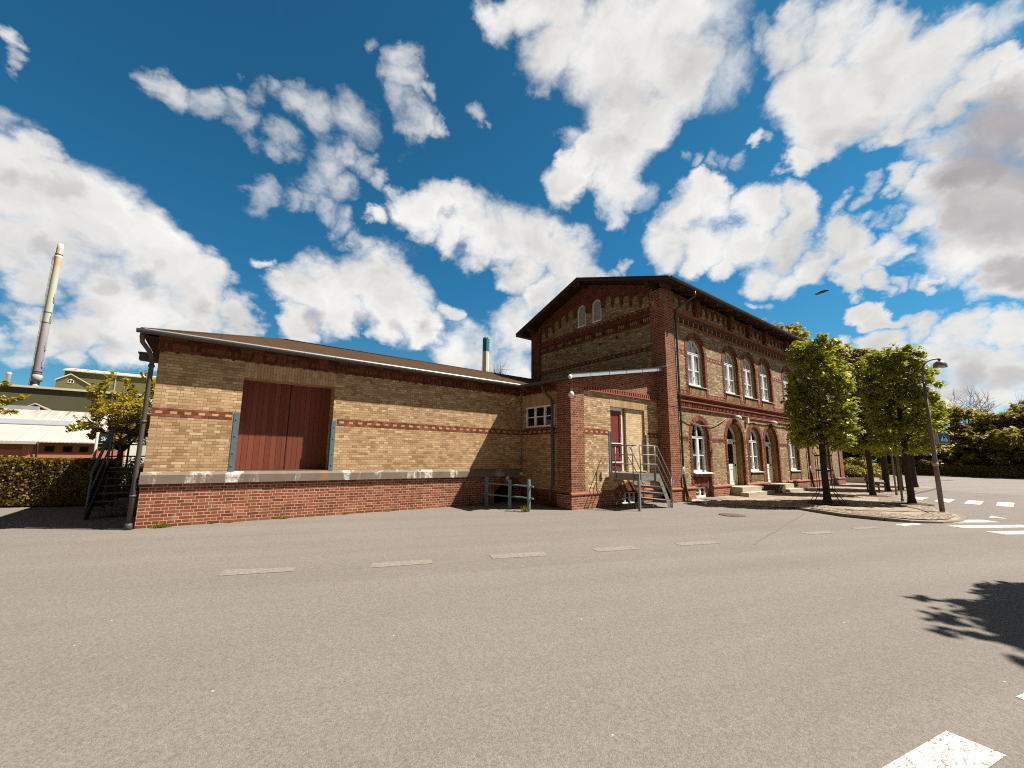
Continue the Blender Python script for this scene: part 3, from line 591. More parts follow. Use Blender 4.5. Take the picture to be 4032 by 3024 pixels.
# forecourt paving, rising softly out of the asphalt
PAVE = [(15.05, -2.6, .06), (15.25, -3.6, .01), (16.2, -5.35, .015), (16.32, -5.8, .05), (15.80, -6.6, .08), (15.47, -7.2, .08), (15.5, -8.0, .08),
        (15.72, -8.5, .05), (16.3, -8.88, .03), (17.2, -9.13, .02), (18.2, -9.14, .02), (19.0, -8.95, .03), (19.6, -8.55, .06), (21.5, -8.1, .08),
        (23.3, -7.6, .08), (24.4, -6.98, .08), (26.6, -6.75, .08), (29.0, -6.62, .08), (34.5, -6.6, .08), (36.5, -6.35, .08), (37.6, -5.6, .08), (38.6, -3.0, .08), (40, -1, .08), (34.2, -1, .08), (34.0, -2.6, .08)]
mb = MB()
inner = [(17.0, -8.3, .06), (18.3, -8.4, .06), (16.3, -7.6, .075), (16.9, -3.2, .07), (17.2, -5.0, .07), (18.0, -6.5, .085), (21, -5.5, .085), (26, -5, .085), (31, -5, .085)]
tris = geometry.delaunay_2d_cdt([Vector(p[:2]) for p in PAVE+inner], [(i, (i+1) % len(PAVE)) for i in range(len(PAVE))], [list(range(len(PAVE)))], 1, 0.001)
allp = PAVE+inner
def zof(v): return min(allp, key=lambda p: (p[0]-v.x)**2+(p[1]-v.y)**2)[2]
mb.v = [(v.x, v.y, zof(v)) for v in tris[0]]; mb.f = [list(f) for f in tris[2]]; mb.mi = [0]*len(mb.f); mb.sm = [False]*len(mb.f)
tag(mb.build('pavement', 'paving'), kind='structure')
CB = [(16.2, -6.15, .088), (15.98, -6.7, .088), (15.66, -7.25, .088), (15.7, -7.95, .088), (15.9, -8.35, .078), (16.4, -8.72, .058), (17.2, -8.95, .046), (18.15, -8.96, .046), (18.9, -8.78, .055), (19.5, -8.4, .082),
      (21.4, -7.95, .09), (23.2, -7.45, .09), (24.3, -6.83, .09), (26.6, -6.6, .09), (29, -6.5, .09), (34, -6.45, .09), (34, -5.6, .09), (27, -5.7, .09), (23.2, -6.4, .09), (20.4, -7.0, .09), (19.4, -8.0, .085),
      (18.3, -8.45, .075), (17.2, -8.35, .078), (16.6, -7.5, .09), (17.0, -6.7, .09), (17.6, -6.2, .09)]
mb = MB(); mb.v = list(CB); mb.f = [list(t) for t in geometry.tessellate_polygon([[Vector((p[0], p[1], 0)) for p in CB]])]; mb.mi = [0]*len(mb.f); mb.sm = [False]*len(mb.f)
tag(mb.build('cobble_strip', 'cobbles'), kind='structure')
kerb = MB()
KL = [p for p in PAVE[3:21]]
for i in range(len(KL)-1):
    a, b = Vector(KL[i]), Vector(KL[i+1])
    n = max(1, int((b-a).length/0.8))
    for j in range(n):
        p = a.lerp(b, j/n); q = a.lerp(b, (j+1)/n); d = (q-p).normalized()
        kerb.beam(p+d*0.004+Vector((0, 0, -.05)), q-d*0.004+Vector((0, 0, -.05)), 0.11, 0.110+0.004*random.random())
tag(kerb.build('kerb', 'kerb_stone'), kind='structure')

# road markings, worn and fresh
def marking(pts, mat='road_paint'):
    flat_poly('road_marking', pts, mat, 0.004)
for q in [[(1.27, -4.52), (1.35, -4.25), (2.14, -4.61), (2.07, -4.79)], [(2.95, -5.17), (3.07, -4.96), (3.86, -5.20), (3.77, -5.43)],
          [(4.64, -5.68), (4.74, -5.43), (5.60, -5.74), (5.48, -5.98)], [(6.36, -6.24), (6.42, -6.02), (7.23, -6.26), (7.14, -6.49)],
          [(7.98, -6.73), (8.09, -6.53), (8.95, -6.81), (8.81, -7.01)], [(11.35, -7.60), (11.45, -7.40), (12.23, -7.66), (12.12, -7.86)],
          [(13.1, -7.99), (13.2, -7.84), (13.95, -8.07), (13.85, -8.24)]]:
    marking(q, 'road_paint_worn')
for q in [[(14.80, -8.47), (14.90, -8.30), (15.72, -8.50), (15.58, -8.68)], [(16.44, -8.38), (18.25, -9.45), (17.99, -9.76), (16.09, -8.71)],
          [(15.85, -9.05), (17.80, -10.11), (17.62, -10.38), (15.69, -9.36)], [(15.43, -9.67), (17.4, -10.75), (17.2, -11.05), (15.23, -9.98)],
          [(15.0, -10.3), (17.0, -11.4), (16.8, -11.7), (14.8, -10.6)], [(19.13, -9.50), (19.84, -9.51), (19.28, -9.82)],
          [(24.45, -6.99), (24.40, -7.40), (26.6, -7.38), (26.6, -6.97)], [(24.5, -7.78), (24.42, -8.21), (26.65, -8.13), (26.6, -7.72)],
          [(24.4, -8.57), (24.36, -8.97), (26.66, -8.9), (26.6, -8.49)], [(24.34, -9.34), (24.37, -9.72), (26.8, -9.66), (26.73, -9.25)],
          [(24.3, -10.15), (24.3, -10.55), (26.8, -10.5), (26.8, -10.1)],
          [(48.9, -4.42), (53.6, -5.25), (53.8, -5.5), (49.0, -4.62)],
          [(3.85, -10.095), (4.623, -10.255), (4.60, -10.47), (3.80, -10.30)], [(5.515, -10.467), (5.60, -10.49), (6.25, -10.62), (6.2, -10.83), (5.43, -10.68)]]:
    marking(q)
# tar seam and dark repair scars in the asphalt
seam = MB()
def scar(pts, w):
    for a, b in zip(pts, pts[1:]):
        d = (Vector(b)-Vector(a)).normalized(); nrm = Vector((-d.y, d.x))*w
        seam.face([(a[0]-nrm.x, a[1]-nrm.y, .003), (b[0]-nrm.x, b[1]-nrm.y, .003), (b[0]+nrm.x, b[1]+nrm.y, .003), (a[0]+nrm.x, a[1]+nrm.y, .003)])
def wob(a, b, n, amp):
    return [(a[0]+(b[0]-a[0])*i/n+random.uniform(-amp, amp), a[1]+(b[1]-a[1])*i/n+random.uniform(-amp, amp)) for i in range(n+1)]
scar(wob((15.4, -6.3), (9.2, -7.4), 16, .03), .020)
plain('tar', (.148, .129, .114), 0.7, 0.2, 5)
tag(seam.build('tar_seam', 'tar'), kind='structure')
# dust and grit gathered along the wall foot
plain('grit', (.205, .175, .145), 0.95, 0.3, 14)
grit = MB()
def dust(a, b, n, w0, w1, side):
    a, b = Vector(a), Vector(b); d = (b-a)/n; nrm = Vector((-d.y, d.x)).normalized()*side; prev = None
    for i in range(n+1):
        p = a+d*i; q = p+nrm*random.uniform(w0, w1)
        if prev: grit.face([(prev[0].x, prev[0].y, .0025), (p.x, p.y, .0025), (q.x, q.y, .0025), (prev[1].x, prev[1].y, .0025)])
        prev = (p, q)
dust((0.0, -0.01), (8.0, -0.01), 60, .04, .16, -1); dust((9.72, -2.42), (14.3, -2.42), 40, .04, .15, -1); dust((14.4, -2.83), (15.9, -2.83), 14, .05, .2, -1)
tag(grit.build('grit', 'grit'), kind='structure')
mb = MB(); mb.lathe([(0.33, 0.0), (0.33, 0.012), (0.29, 0.016)], (12.93, -5.38, 0.0), 24)
tag(mb.build('manhole_cover', 'rust_iron'), 'round rusty brown manhole cover in the asphalt before the station house', 'manhole cover')

# ================================================================== GOODS SHED
FY = lambda y: (lambda a, b: (a, y, b))
shed = thing('goods_shed', 'long low yellow brick goods shed with a red boarded door and red brick base', 'building', (0, 0, 0))
XR = 9.78
door_o = [(1.535, 1.085), (3.54, 1.085), (3.54, 3.245), (1.535, 3.245)]
mb = MB()
sheet(mb, [(0, 1.05), (XR, 1.05), (XR, 3.95), (0, 3.95)], [door_o], FY(0.0))
rim(mb, door_o, lambda a, b, d: (a, d, b), 0.0, 0.42)
mb.face([(0, 0, 1.05), (0, 0, 3.95), (0, 9.6, 3.95), (0, 9.6, 1.05)])
mb.face([(0, 9.6, 0), (0, 9.6, 3.95), (14.3, 9.6, 3.95), (14.3, 9.6, 0)])
mb.build('wall', 'brick_yellow_shed', shed)
cel = seg_arch(9.17, -0.02, 0.47, 0.50, 0.13)
mb = MB()
sheet(mb, [(-0.005, -0.05), (XR-0.005, -0.05), (XR-0.005, 0.90), (-0.005, 0.90)], [cel], FY(-0.005))
rim(mb, cel, lambda a, b, d: (a, d, b), -0.005, 0.30)
mb.face([(-0.005, -0.005, -.05), (-0.005, -0.005, .9), (-0.005, 9.6, .9), (-0.005, 9.6, -.05)])
mb.build('plinth', 'brick_red_plinth', shed)
mb = MB().box(8.6, 9.74, 0.30, 0.34, -0.05, 0.7)  # black panel stands for the dark of the cellar opening
mb.build('cellar_dark', 'black_void', shed)
mb = MB()
for i in range(13):
    a0 = radians(142-i*8.0); a1 = radians(142-i*8.0-6.9)
    for_r = (0.63, 0.86)
    cxx, czz = 9.17, -0.02
    mb.prism([(cxx+r*cos(a)*1.0, czz+r*sin(a)) for r, a in ((for_r[0], a0), (for_r[1], a0), (for_r[1], a1), (for_r[0], a1))], 'y', -0.016, 0.0)
mb.build('cellar_arch', 'red_block', shed)
# dock slab with a weathered bevel
mb = MB()
mb.prism([(-0.075, 0.867), (-0.075, 1.045), (0.0, 1.105), (0.02, 1.105), (0.02, 0.867)], 'x', -0.03, 9.76)
mb.build('dock_slab', 'dock_slab', shed)
mb = MB().box(1.54, 3.535, 0.003, 0.44, 1.04, 1.118)
mb.build('threshold', 'dark_concrete', shed)
# sliding door of upright boards
dr = MB().box(1.50, 3.58, 0.415, 0.455, 1.125, 3.26).build('goods_door', 'red_boards', shed)
MB().box(2.575, 2.588, 0.409, 0.4155, 1.13, 3.245).build('door_gap', 'black_void', dr)
for x0, x1, zt, b0 in ((1.425, 1.525, 2.42, 1.09), (3.535, 3.625, 2.36, 1.10)):
    mb = MB()
    if x0 < 2:
        mb.box(x0, x1, -0.012, -0.002, b0, zt); mb.box(x1, x1+0.012, -0.012, 0.13, b0, zt)
    else:
        mb.box(x0, x1, -0.012, -0.002, b0, zt); mb.box(x0-0.012, x0, -0.012, 0.13, b0, zt)
    for zz in (b0+.14, b0+.42, b0+.80, zt-.16):
        mb.lathe([(0.016, 0), (0.014, 0.012), (0.004, 0.016)], ((x0+x1)/2, -0.012, zz), 8, axis=Matrix.Rotation(radians(90), 3, 'X'))
    mb.build('corner_guard', 'blue_steel', shed)
mb = MB()
x = 1.53
while x < 3.53:
    h = random.uniform(-.004, .004)
    mb.box(x, x+0.058, -0.006, 0.0, 3.247, 3.40+h); mb.box(x, x+0.058, -0.006, 0.0, 3.408+h, 3.60); x += 0.0655
mb.build('lintel', 'yellow_block', shed)
def dotted_band(parent, x0, x1, z0, z1, y, rows=3, along='x', phase=0, dots=True, dark=False, gapy=0.004, mats=None):
    """three courses of red brick, the middle one alternating with yellow"""
    mb = MB(); h = (z1-z0)/rows
    for r in range(rows):
        off = 0.06 if r % 2 else 0.0
        x = x0-off; i = 0
        while x < x1-0.01:
            a, b = max(x, x0), min(x+0.112, x1)
            if b-a > 0.02:
                mi = 1 if (dots and r == 1 and (i+phase) % 2) else 0
                e = random.uniform(0, .002)
                if along == 'x': mb.box(a, b, y-gapy-e, y+0.02, z0+r*h+.003, z0+(r+1)*h-.004, mi)
                else: mb.box(y-gapy-e, y+0.02, a, b, z0+r*h+.003, z0+(r+1)*h-.004, mi)
            x += 0.12; i += 1
    return mb.build('brick_band', mats or ['red_block_dark' if dark else 'red_block', 'yellow_block'], parent)
dotted_band(shed, 0.0, 1.39, 2.245, 2.425, 0)
dotted_band(shed, 3.65, XR, 2.245, 2.425, 0)
def corbel_cornice(parent, x0, x1, z, y, along='x', sgn=1, mats=('red_block_dark', 'yellow_reveal_shade')):
    """three projecting courses with a row of dentils between"""
    mb = MB()
    def bx(a, b, d0, d1, z0, z1, mi=0):
        if along == 'x': mb.box(a, b, y-d1, y-d0, z0, z1, mi)
        else: mb.box(y-d1, y-d0, a, b, z0, z1, mi)
    x = x0; i = 0
    while x < x1-0.02:
        e = min(x+0.232, x1); bx(x, e, -0.01, 0.028, z, z+.058); bx(x, min(x+.232, x1), -.01, .085, z+.176, z+.228); bx(x, min(x+.232, x1), -.01, .105, z+.232, z+.285)
        x += 0.24
    bx(x0, x1, -0.01, 0.008, z+.058, z+.176, 1)  # backing between the dentils, darkened for the shade there
    x = x0+0.02
    while x < x1-0.06:
        bx(x, x+.072, 0.0, 0.060, z+.062, z+.172)
        if int((x-x0)/0.125) % 2 == 0: bx(x+.028, x+.072, 0.0, 0.034, z-.03, z-.002)
        x += 0.125
    return mb.build('cornice', list(mats), parent)
corbel_cornice(shed, -0.03, XR-0.1, 3.625, 0.0)
# roof: felt, hipped on the left, running into the station gable on the right
S1 = 0.304
def zr(y): return 3.955+S1*(y+0.30)
ap = (2.83, 4.8, zr(4.8)); rr = (14.32, 4.8, zr(4.8))
vb = (9.52, -0.30, 3.955); vt = (14.32, 2.55, zr(2.55))
mb = MB()
mb.face([(-0.30, -0.30, 3.955), vb, vt, rr, ap]); mb.face([(-0.30, -0.30, 3.955), ap, (-0.30, 9.9, 3.955)]); mb.face([ap, rr, (14.32, 9.9, 3.955), (-0.30, 9.9, 3.955)])
for q in [((-0.30, -0.30, 3.955), vb), ((-0.30, 9.9, 3.955), (-0.30, -0.30, 3.955))]:
    a, b = q; mb.face([a, b, (b[0], b[1], 3.90), (a[0], a[1], 3.90)])
mb.face([(-.29, -.29, 3.905), (9.52, -.29, 3.905), (9.52, .02, 3.905), (-.29, .02, 3.905)])
mb.face([(-.29, -.29, 3.905), (-.29, 9.9, 3.905), (.02, 9.9, 3.905), (.02, -.29, 3.905)])
roof = mb.build('roof', 'felt_roof', shed)
mb = MB()
for a, b in (((2.83, 4.8), (14.32, 4.8)),):
    mb.tube([(2.83, 4.8, zr(4.8)+.0), (14.3, 4.8, zr(4.8)+.0)], 0.035, 6)
mb.tube([(-0.3, -0.3, 3.96), ap], 0.03, 6)
mb.build('ridge_capping', 'felt_roof', roof)
mb = MB()
mb.face([(-0.31, -0.318, 3.895), (9.50, -0.318, 3.895), (9.50, -0.27, 3.985), (-0.31, -0.27, 3.985)])
mb.face([(-0.31, -0.27, 3.985), (9.50, -0.27, 3.985), (9.50, -0.05, 4.045), (-0.31, -0.05, 4.045)])
mb.build('eaves_flashing', 'galvanised', roof)
def half_gutter(mb, a, b, r=0.065, n=8):
    a = Vector(a); b = Vector(b); d = (b-a).normalized(); s = d.cross(Vector((0, 0, 1))).normalized()
    prof = [(-cos(pi*i/n)*r, -sin(pi*i/n)*r) for i in range(n+1)]
    prof = [(-r, .012)]+prof+[(r, .012)]
    for p, q in zip(prof, prof[1:]):
        mb.face([a+s*p[0]+Vector((0, 0, p[1])), b+s*p[0]+Vector((0, 0, p[1])), b+s*q[0]+Vector((0, 0, q[1])), a+s*q[0]+Vector((0, 0, q[1]))], 0, True)
    for c in (a, b): mb.face([c+s*p[0]+Vector((0, 0, p[1])) for p in prof])
mb = MB(); half_gutter(mb, (-0.36, -0.36, 3.925), (9.44, -0.36, 3.905))
for i in range(14):
    x = -0.2+i*0.72; mb.box(x, x+.02, -.43, -.29, 3.93, 3.936); mb.tube([(x+.01, -.36-.07*cos(t), 3.925-.07*sin(t)) for t in [pi*q/6 for q in range(7)]], .006, 4)
mb.build('gutter', 'zinc_dark', shed)
mb = MB()
mb.tube([(-.26, -.34, 3.88), (-.27, -.33, 3.80), (-.26, -.27, 3.70), (-.17, -.10, 3.58), (-.12, -.02, 3.48), (-.10, .0, 3.36), (-.10, -.0, 1.2), (-.10, -.01, .03)], 0.041, 12)
for zz in (3.25, 2.1, .62): mb.lathe([(0.054, 0), (0.058, .02), (0.054, .045)], (-.10, -.005, zz), 12)
mb.lathe([(.075, 0), (.062, .10), (.05, .12)], (-.10, -.01, .0), 12)
mb.build('downpipe', 'zinc_mid', shed)
mb = MB(); mb.prism([(-.34, 3.43), (-.02, 3.41), (-.02, 3.56), (-.34, 3.565)], 'y', .22, .42); mb.prism([(-.36, 3.555), (-.02, 3.565), (-.02, 3.59), (-.36, 3.585)], 'y', .20, .44)
mb.build('flood_light', 'zinc_mid', shed)
mb = MB(); mb.box(9.66, 9.775, -.10, -.02, .90, .985); mb.tube([(9.70, -.05, .90), (9.66, -.05, .85), (9.45, -.03, .84), (9.3, -.03, .86)], .008, 5)
mb.build('junction_box', 'white_plastic', shed)
mb = MB(); mb.lathe([(0.0, .0), (.075, .0), (.085, .02), (.085, .05), (.05, .085), (0.0, .095)], (9.17, -.02, .80), 16, axis=Matrix.Rotation(radians(90), 3, 'X'))
lmp = mb.build('bulkhead_light', 'lamp_glass', shed)
MB().box(9.163, 9.177, -.125, -.11, .71, .89).box(9.085, 9.255, -.105, -.07, .755, .775).build('light_cage', 'black_steel', lmp)
MB().tube([(9.74, -.03, 3.6), (9.74, -.03, 1.0)], .012, 6).build('conduit', 'cable_grey', shed)

# ================================================================== ANNEX
ann = thing('brick_annex', 'lean-to brick annex with red corner piers and a boarded red side door', 'building', (9.78, -2.35, 0))
YF = -2.35
FX = lambda x: (lambda a, b: (x, a, b))
win_o = [(-1.665, 2.475), (-.245, 2.475), (-.245, 3.195), (-1.665, 3.195)]
mb = MB(); sheet(mb, [(-1.80, 0.5), (0.0, 0.5), (0.0, 3.95), (-1.80, 3.95)], [win_o], FX(XR)); rim(mb, win_o, lambda a, b, d: (d, a, b), XR, XR+.10)
mb.build('side_wall', 'brick_yellow_shed', ann)
mb = MB().box(XR-.012, XR+.1, -1.80, 0.0, -.05, .50); mb.build('side_plinth', 'brick_red_dark', ann)
dO = [(11.635, 1.09), (13.51, 1.09), (13.51, 3.205), (11.635, 3.205)]
mb = MB(); sheet(mb, [(10.34, 0.45), (14.35, 0.45), (14.35, 3.7), (10.34, 3.7)], [dO], FY(YF)); rim(mb, dO, lambda a, b, d: (a, d, b), YF, YF+.22)
mb.build('front_wall', 'brick_yellow_pale', ann)
MB().box(12.53, 13.505, YF+.06, YF+.2, 1.09, 3.20).build('blind_infill', 'brick_yellow_infill', ann)
MB().box(12.37, 12.535, YF+.12, YF+.24, 1.09, 3.20).build('infill_pier', 'yellow_reveal_shade', ann)
# corner pier and gable of red brick
mb = MB().box(XR-.03, 10.345, YF-.035, -1.79, .46, 3.87); mb.build('corner_pier', 'brick_red_plain', ann)
VS = (4.80-3.92)/(14.37-9.5)
def vz(x): return 3.93+VS*(x-9.5)
mb = MB(); mb.prism([(9.76, 3.70), (14.33, 3.70), (14.33, vz(14.33)-.07), (9.76, vz(9.76)-.07)], 'y', YF-.02, YF+.2)
mb.build('gable', 'brick_red_plain', ann)
mb = MB(); mb.box(XR-.03, 10.36, YF-.075, YF, 3.725, 3.765); mb.box(10.36, 14.32, YF-.075, YF, 3.605, 3.645)
mb.box(10.36, 14.32, YF-.055, YF, 3.765, 3.80)
x = 10.38
while x < 14.3:
    mb.box(x, x+.07, YF-.06, YF, 3.652, 3.76); x += .125
cor = mb.build('cornice', 'red_ledge', ann)
MB().box(10.36, 14.32, YF-.012, YF, 3.65, 3.762).build('cornice_backing', 'yellow_reveal_shade', cor)
corbel_cornice(ann, -1.80, -0.03, 3.625, XR, 'y')
mb = MB()
y = -1.66
while y < -.12:
    mb.box(XR-.006, XR, y, y+.058, 3.215, 3.355); mb.box(XR-.006, XR, y, y+.058, 3.362, 3.60); y += .0655
mb.build('side_lintel', 'yellow_block', ann)
mb = MB(); x = 11.63
while x < 13.49:
    mb.box(x, x+.058, YF-.006, YF, 3.208, 3.47+random.uniform(-.01, .01)); x += .0655
mb.build('lintel', 'yellow_block', ann)
dotted_band(ann, -1.79, 0.0, 2.245, 2.425, XR, along='y', dark=True)
dotted_band(ann, 10.35, 11.53, 2.245, 2.425, YF); dotted_band(ann, 13.66, 14.33, 2.245, 2.425, YF, phase=1)
celw = seg_arch(12.56, 0.0, .33, .52, .10)
mb = MB(); sheet(mb, [(9.765, -.05), (14.30, -.05), (14.30, .42), (9.765, .42)], [[(p[0], max(p[1], -.04)) for p in celw]], FY(YF-.045))
rim(mb, celw, lambda a, b, d: (a, d, b), YF-.045, YF+.16)
mb.face([(9.735, YF-.045, -.05), (9.735, YF-.045, .42), (9.735, -1.78, .42), (9.735, -1.78, -.05)]); mb.face([(9.735, YF-.045, -.05), (9.735, YF-.045, .42), (9.765, YF-.045, .42), (9.765, YF-.045, -.05)])
mb.build('plinth', 'brick_red_plinth', ann)
for a, b in ((9.72, 11.9), (13.22, 14.30)):
    mb = MB()
    mb.prism([(YF-.045, .40), (YF-.07, .415), (YF-.07, .445), (YF-.03, .50), (YF+.02, .50), (YF+.02, .40)], 'x', a, b)
    mb.build('plinth_moulding', 'red_ledge', ann)
mb = MB()
for i in range(24):
    a0 = radians(133-i*3.58); a1 = a0-radians(3.0); R0, R1 = 1.06, 1.34; cx, cz = 12.56, -.60
    mb.prism([(cx+R0*cos(a0), cz+R0*sin(a0)), (cx+R1*cos(a0), cz+R1*sin(a0)), (cx+R1*cos(a1), cz+R1*sin(a1)), (cx+R0*cos(a1), cz+R0*sin(a1))], 'y', YF-.062, YF-.02)
mb.build('cellar_arch', 'red_block', ann)
def rect_window(parent, name, f, x0, x1, z0, z1, nx, nz, dep, fw=.05, bar=.028, back=.5, glass=True, mat='white_paint'):
    """casement window; f(a,b,d) maps outline and depth to space"""
    mb = MB()
    def bar_(a0, a1, b0, b1, d0, d1):
        pts = [f(a, b, d) for d in (d0, d1) for (a, b) in ((a0, b0), (a1, b0), (a1, b1), (a0, b1))]
        i = len(mb.v); mb.v += pts
        for q in ((3, 2, 1, 0), (4, 5, 6, 7), (0, 1, 5, 4), (1, 2, 6, 5), (2, 3, 7, 6), (3, 0, 4, 7)):
            mb.f.append([i+k_ for k_ in q]); mb.mi.append(0); mb.sm.append(False)
    bar_(x0, x1, z0, z0+fw*1.2, dep-.035, dep+.03); bar_(x0, x1, z1-fw, z1, dep-.03, dep+.03)
    bar_(x0, x0+fw, z0+fw*1.2, z1-fw, dep-.03, dep+.03); bar_(x1-fw, x1, z0+fw*1.2, z1-fw, dep-.03, dep+.03)
    w_ = (x1-x0)/nx
    for i in range(1, nx): bar_(x0+i*w_-fw*.75, x0+i*w_+fw*.75, z0+fw*1.2, z1-fw, dep-.03, dep+.03)
    for j in range(1, nz):
        zc = z0+(z1-z0)*j/nz
        for i in range(nx): bar_(x0+i*w_+fw*.75, x0+(i+1)*w_-fw*.75, zc-bar/2, zc+bar/2, dep-.015, dep+.02)
    fr = mb.build(name, mat, parent)
    g = MB(); g.face([f(x0, z0, dep+.005), f(x1, z0, dep+.005), f(x1, z1, dep+.005), f(x0, z1, dep+.005)]); g.build('pane', 'glass', fr)
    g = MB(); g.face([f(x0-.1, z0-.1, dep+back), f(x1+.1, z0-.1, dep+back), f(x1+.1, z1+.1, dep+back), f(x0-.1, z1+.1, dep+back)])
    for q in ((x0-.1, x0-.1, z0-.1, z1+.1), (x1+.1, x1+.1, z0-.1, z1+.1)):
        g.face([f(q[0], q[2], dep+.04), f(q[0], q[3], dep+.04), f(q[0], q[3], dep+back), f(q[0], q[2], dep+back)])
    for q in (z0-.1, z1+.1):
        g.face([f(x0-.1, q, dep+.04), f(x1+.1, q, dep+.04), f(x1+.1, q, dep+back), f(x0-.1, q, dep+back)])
    g.build('room_behind', 'black_void', fr)  # black box stands for the unlit room
    return fr
wn = rect_window(ann, 'window', lambda a, b, d: (XR+d, a, b), -1.66, -.25, 2.48, 3.19, 3, 2, .03)
for y in (-.27, -.72, -1.16):
    for z in (2.62, 3.05): MB().box(XR-.006, XR+.01, y-.008, y+.008, z-.05, z+.05).build('hinge', 'zinc_mid', wn)
MB().box(XR-.05, XR+.02, -1.69, -.22, 2.435, 2.475).build('sill', 'brick_red_dark', wn)
cw = rect_window(ann, 'cellar_window', lambda a, b, d: (a, YF+d, b), 12.12, 12.88, .03, .40, 3, 2, .10, fw=.035, bar=.02, back=.3)
# the narrow red door in a white frame, under a grey transom
mb = MB(); mb.box(11.635, 12.375, YF+.10, YF+.16, 3.10, 3.205); mb.box(12.315, 12.375, YF+.10, YF+.16, 1.09, 3.10); mb.box(11.60, 11.66, YF+.10, YF+.16, 1.09, 3.10)
df = mb.build('door_frame', 'white_paint', ann)
mb = MB(); mb.box(11.66, 12.315, YF+.12, YF+.165, 1.10, 3.095)
for a, b, c, d in ((11.66, 11.75, 1.10, 3.095), (12.22, 12.315, 1.10, 3.095), (11.75, 12.22, 2.98, 3.095), (11.75, 12.22, 1.92, 2.02), (11.75, 12.22, 1.10, 1.20), (11.75, 12.22, 1.46, 1.56)):
    mb.box(a, b, YF+.095, YF+.125, c, d)
dl = mb.build('red_door', 'red_door_paint', ann)
for z_ in (1.985, 1.37): MB().box(11.67, 12.30, YF+.07, YF+.10, z_, z_+.03).build('rail', 'white_paint', dl)
MB().tube([(12.27, YF+.11, 2.14), (12.27, YF+.05, 2.14), (12.19, YF+.045, 2.135)], .011, 6).box(12.25, 12.29, YF+.09, YF+.10, 2.02, 2.2).build('handle', 'cap_metal', dl)
MB().box(11.63, 13.51, YF-.03, YF+.20, 1.055, 1.092).build('threshold', 'concrete', ann)
for x0, x1, zt in ((11.52, 11.63, 2.37), (13.515, 13.60, 2.335)):
    mb = MB().box(x0, x1, YF-.014, YF-.003, 1.075, zt); mb.box(x1-.012 if x0 < 12 else x0, x1 if x0 < 12 else x0+.012, YF-.03, YF+.08, 1.075, zt)
    mb.build('corner_guard', 'blue_steel', ann)
MB().box(11.09, 11.18, YF-.05, YF, .89, 1.07).build('meter_box', 'sign_grey', ann)
# lean-to roof, verge and gutter
mb = MB()
mb.face([(9.50, -2.59, vz(9.5)), (14.33, -2.59, vz(14.33)), (14.33, 2.55, vz(14.33)), (9.50, -.30, vz(9.5))])
mb.face([(9.50, -2.57, vz(9.5)-.06), (14.33, -2.57, vz(14.33)-.06), (14.33, -2.33, vz(14.33)-.06), (9.50, -2.33, vz(9.5)-.06)], 0)
mb.face([(9.50, -2.57, vz(9.5)-.05), (9.50, -.3, vz(9.5)-.05), (9.80, -.3, vz(9.5)-.05), (9.80, -2.57, vz(9.5)-.05)], 0)
ar = mb.build('roof', 'dark_timber', ann)
mb = MB()
mb.prism([(9.51, vz(9.51)-.075), (14.50, vz(14.50)-.075), (14.50, vz(14.50)+.035), (9.51, vz(9.51)+.035)], 'y', -2.63, -2.59)
mb.build('verge_flashing', 'zinc_pale', ar)
mb = MB()
for i in range(5):
    x = 10.4+i*.9; mb.box(x, x+.012, -2.636, -2.585, vz(x)-.075, vz(x)+.045)
mb.prism([(9.51, vz(9.51)+.03), (14.50, vz(14.50)+.03), (14.50, vz(14.50)+.05), (9.51, vz(9.51)+.05)], 'y', -2.64, -2.5)
mb.build('verge_seam', 'zinc_mid', ar)
mb = MB(); half_gutter(mb, (9.43, -.30, 3.90), (9.43, -2.68, 3.87)); mb.build('gutter', 'zinc_dark', ann)
MB().lathe([(.068, 0), (.07, .03), (.0, .06)], (9.43, -2.68, 3.862), 12, axis=Matrix.Rotation(radians(90), 3, 'X')).build('gutter_end', 'white_plastic', ann)
mb = MB()
mb.tube([(9.43, -1.45, 3.85), (9.43, -1.45, 3.72), (9.50, -1.50, 3.55), (9.66, -1.60, 3.38), (9.70, -1.63, 3.25), (9.705, -1.635, .72), (9.69, -1.63, .62), (9.62, -1.60, .50), (9.61, -1.60, .40), (9.61, -1.60, .06)], .045, 12)
for zz in (3.2, 2.0, .8, .34): mb.lathe([(.053, 0), (.056, .02), (.053, .04)], (9.705 if zz > .5 else 9.61, -1.635 if zz > .5 else -1.6, zz), 12)
mb.build('downpipe', 'zinc_mid', ann)
mb = MB(); mb.lathe([(0, .0), (.05, .01), (.088, .06), (.092, .10), (.07, .155), (.035, .185), (0, .19)], (9.70, -2.46, 3.30), 16)
gl = mb.build('globe_light', 'lamp_glass', ann)
MB().lathe([(.03, 0), (.035, .06), (.06, .07)], (9.70, -2.46, 3.48), 10).tube([(9.70, -2.46, 3.54), (9.70, -2.40, 3.60), (9.66, -2.36, 3.74), (9.60, -2.30, 3.86)], .008, 5).build('lamp_bracket', 'cable_grey', gl)
MB().tube([(14.28, YF-.03, .55), (14.28, YF-.03, 2.34)], .02, 8).build('conduit', 'galvanised', ann)

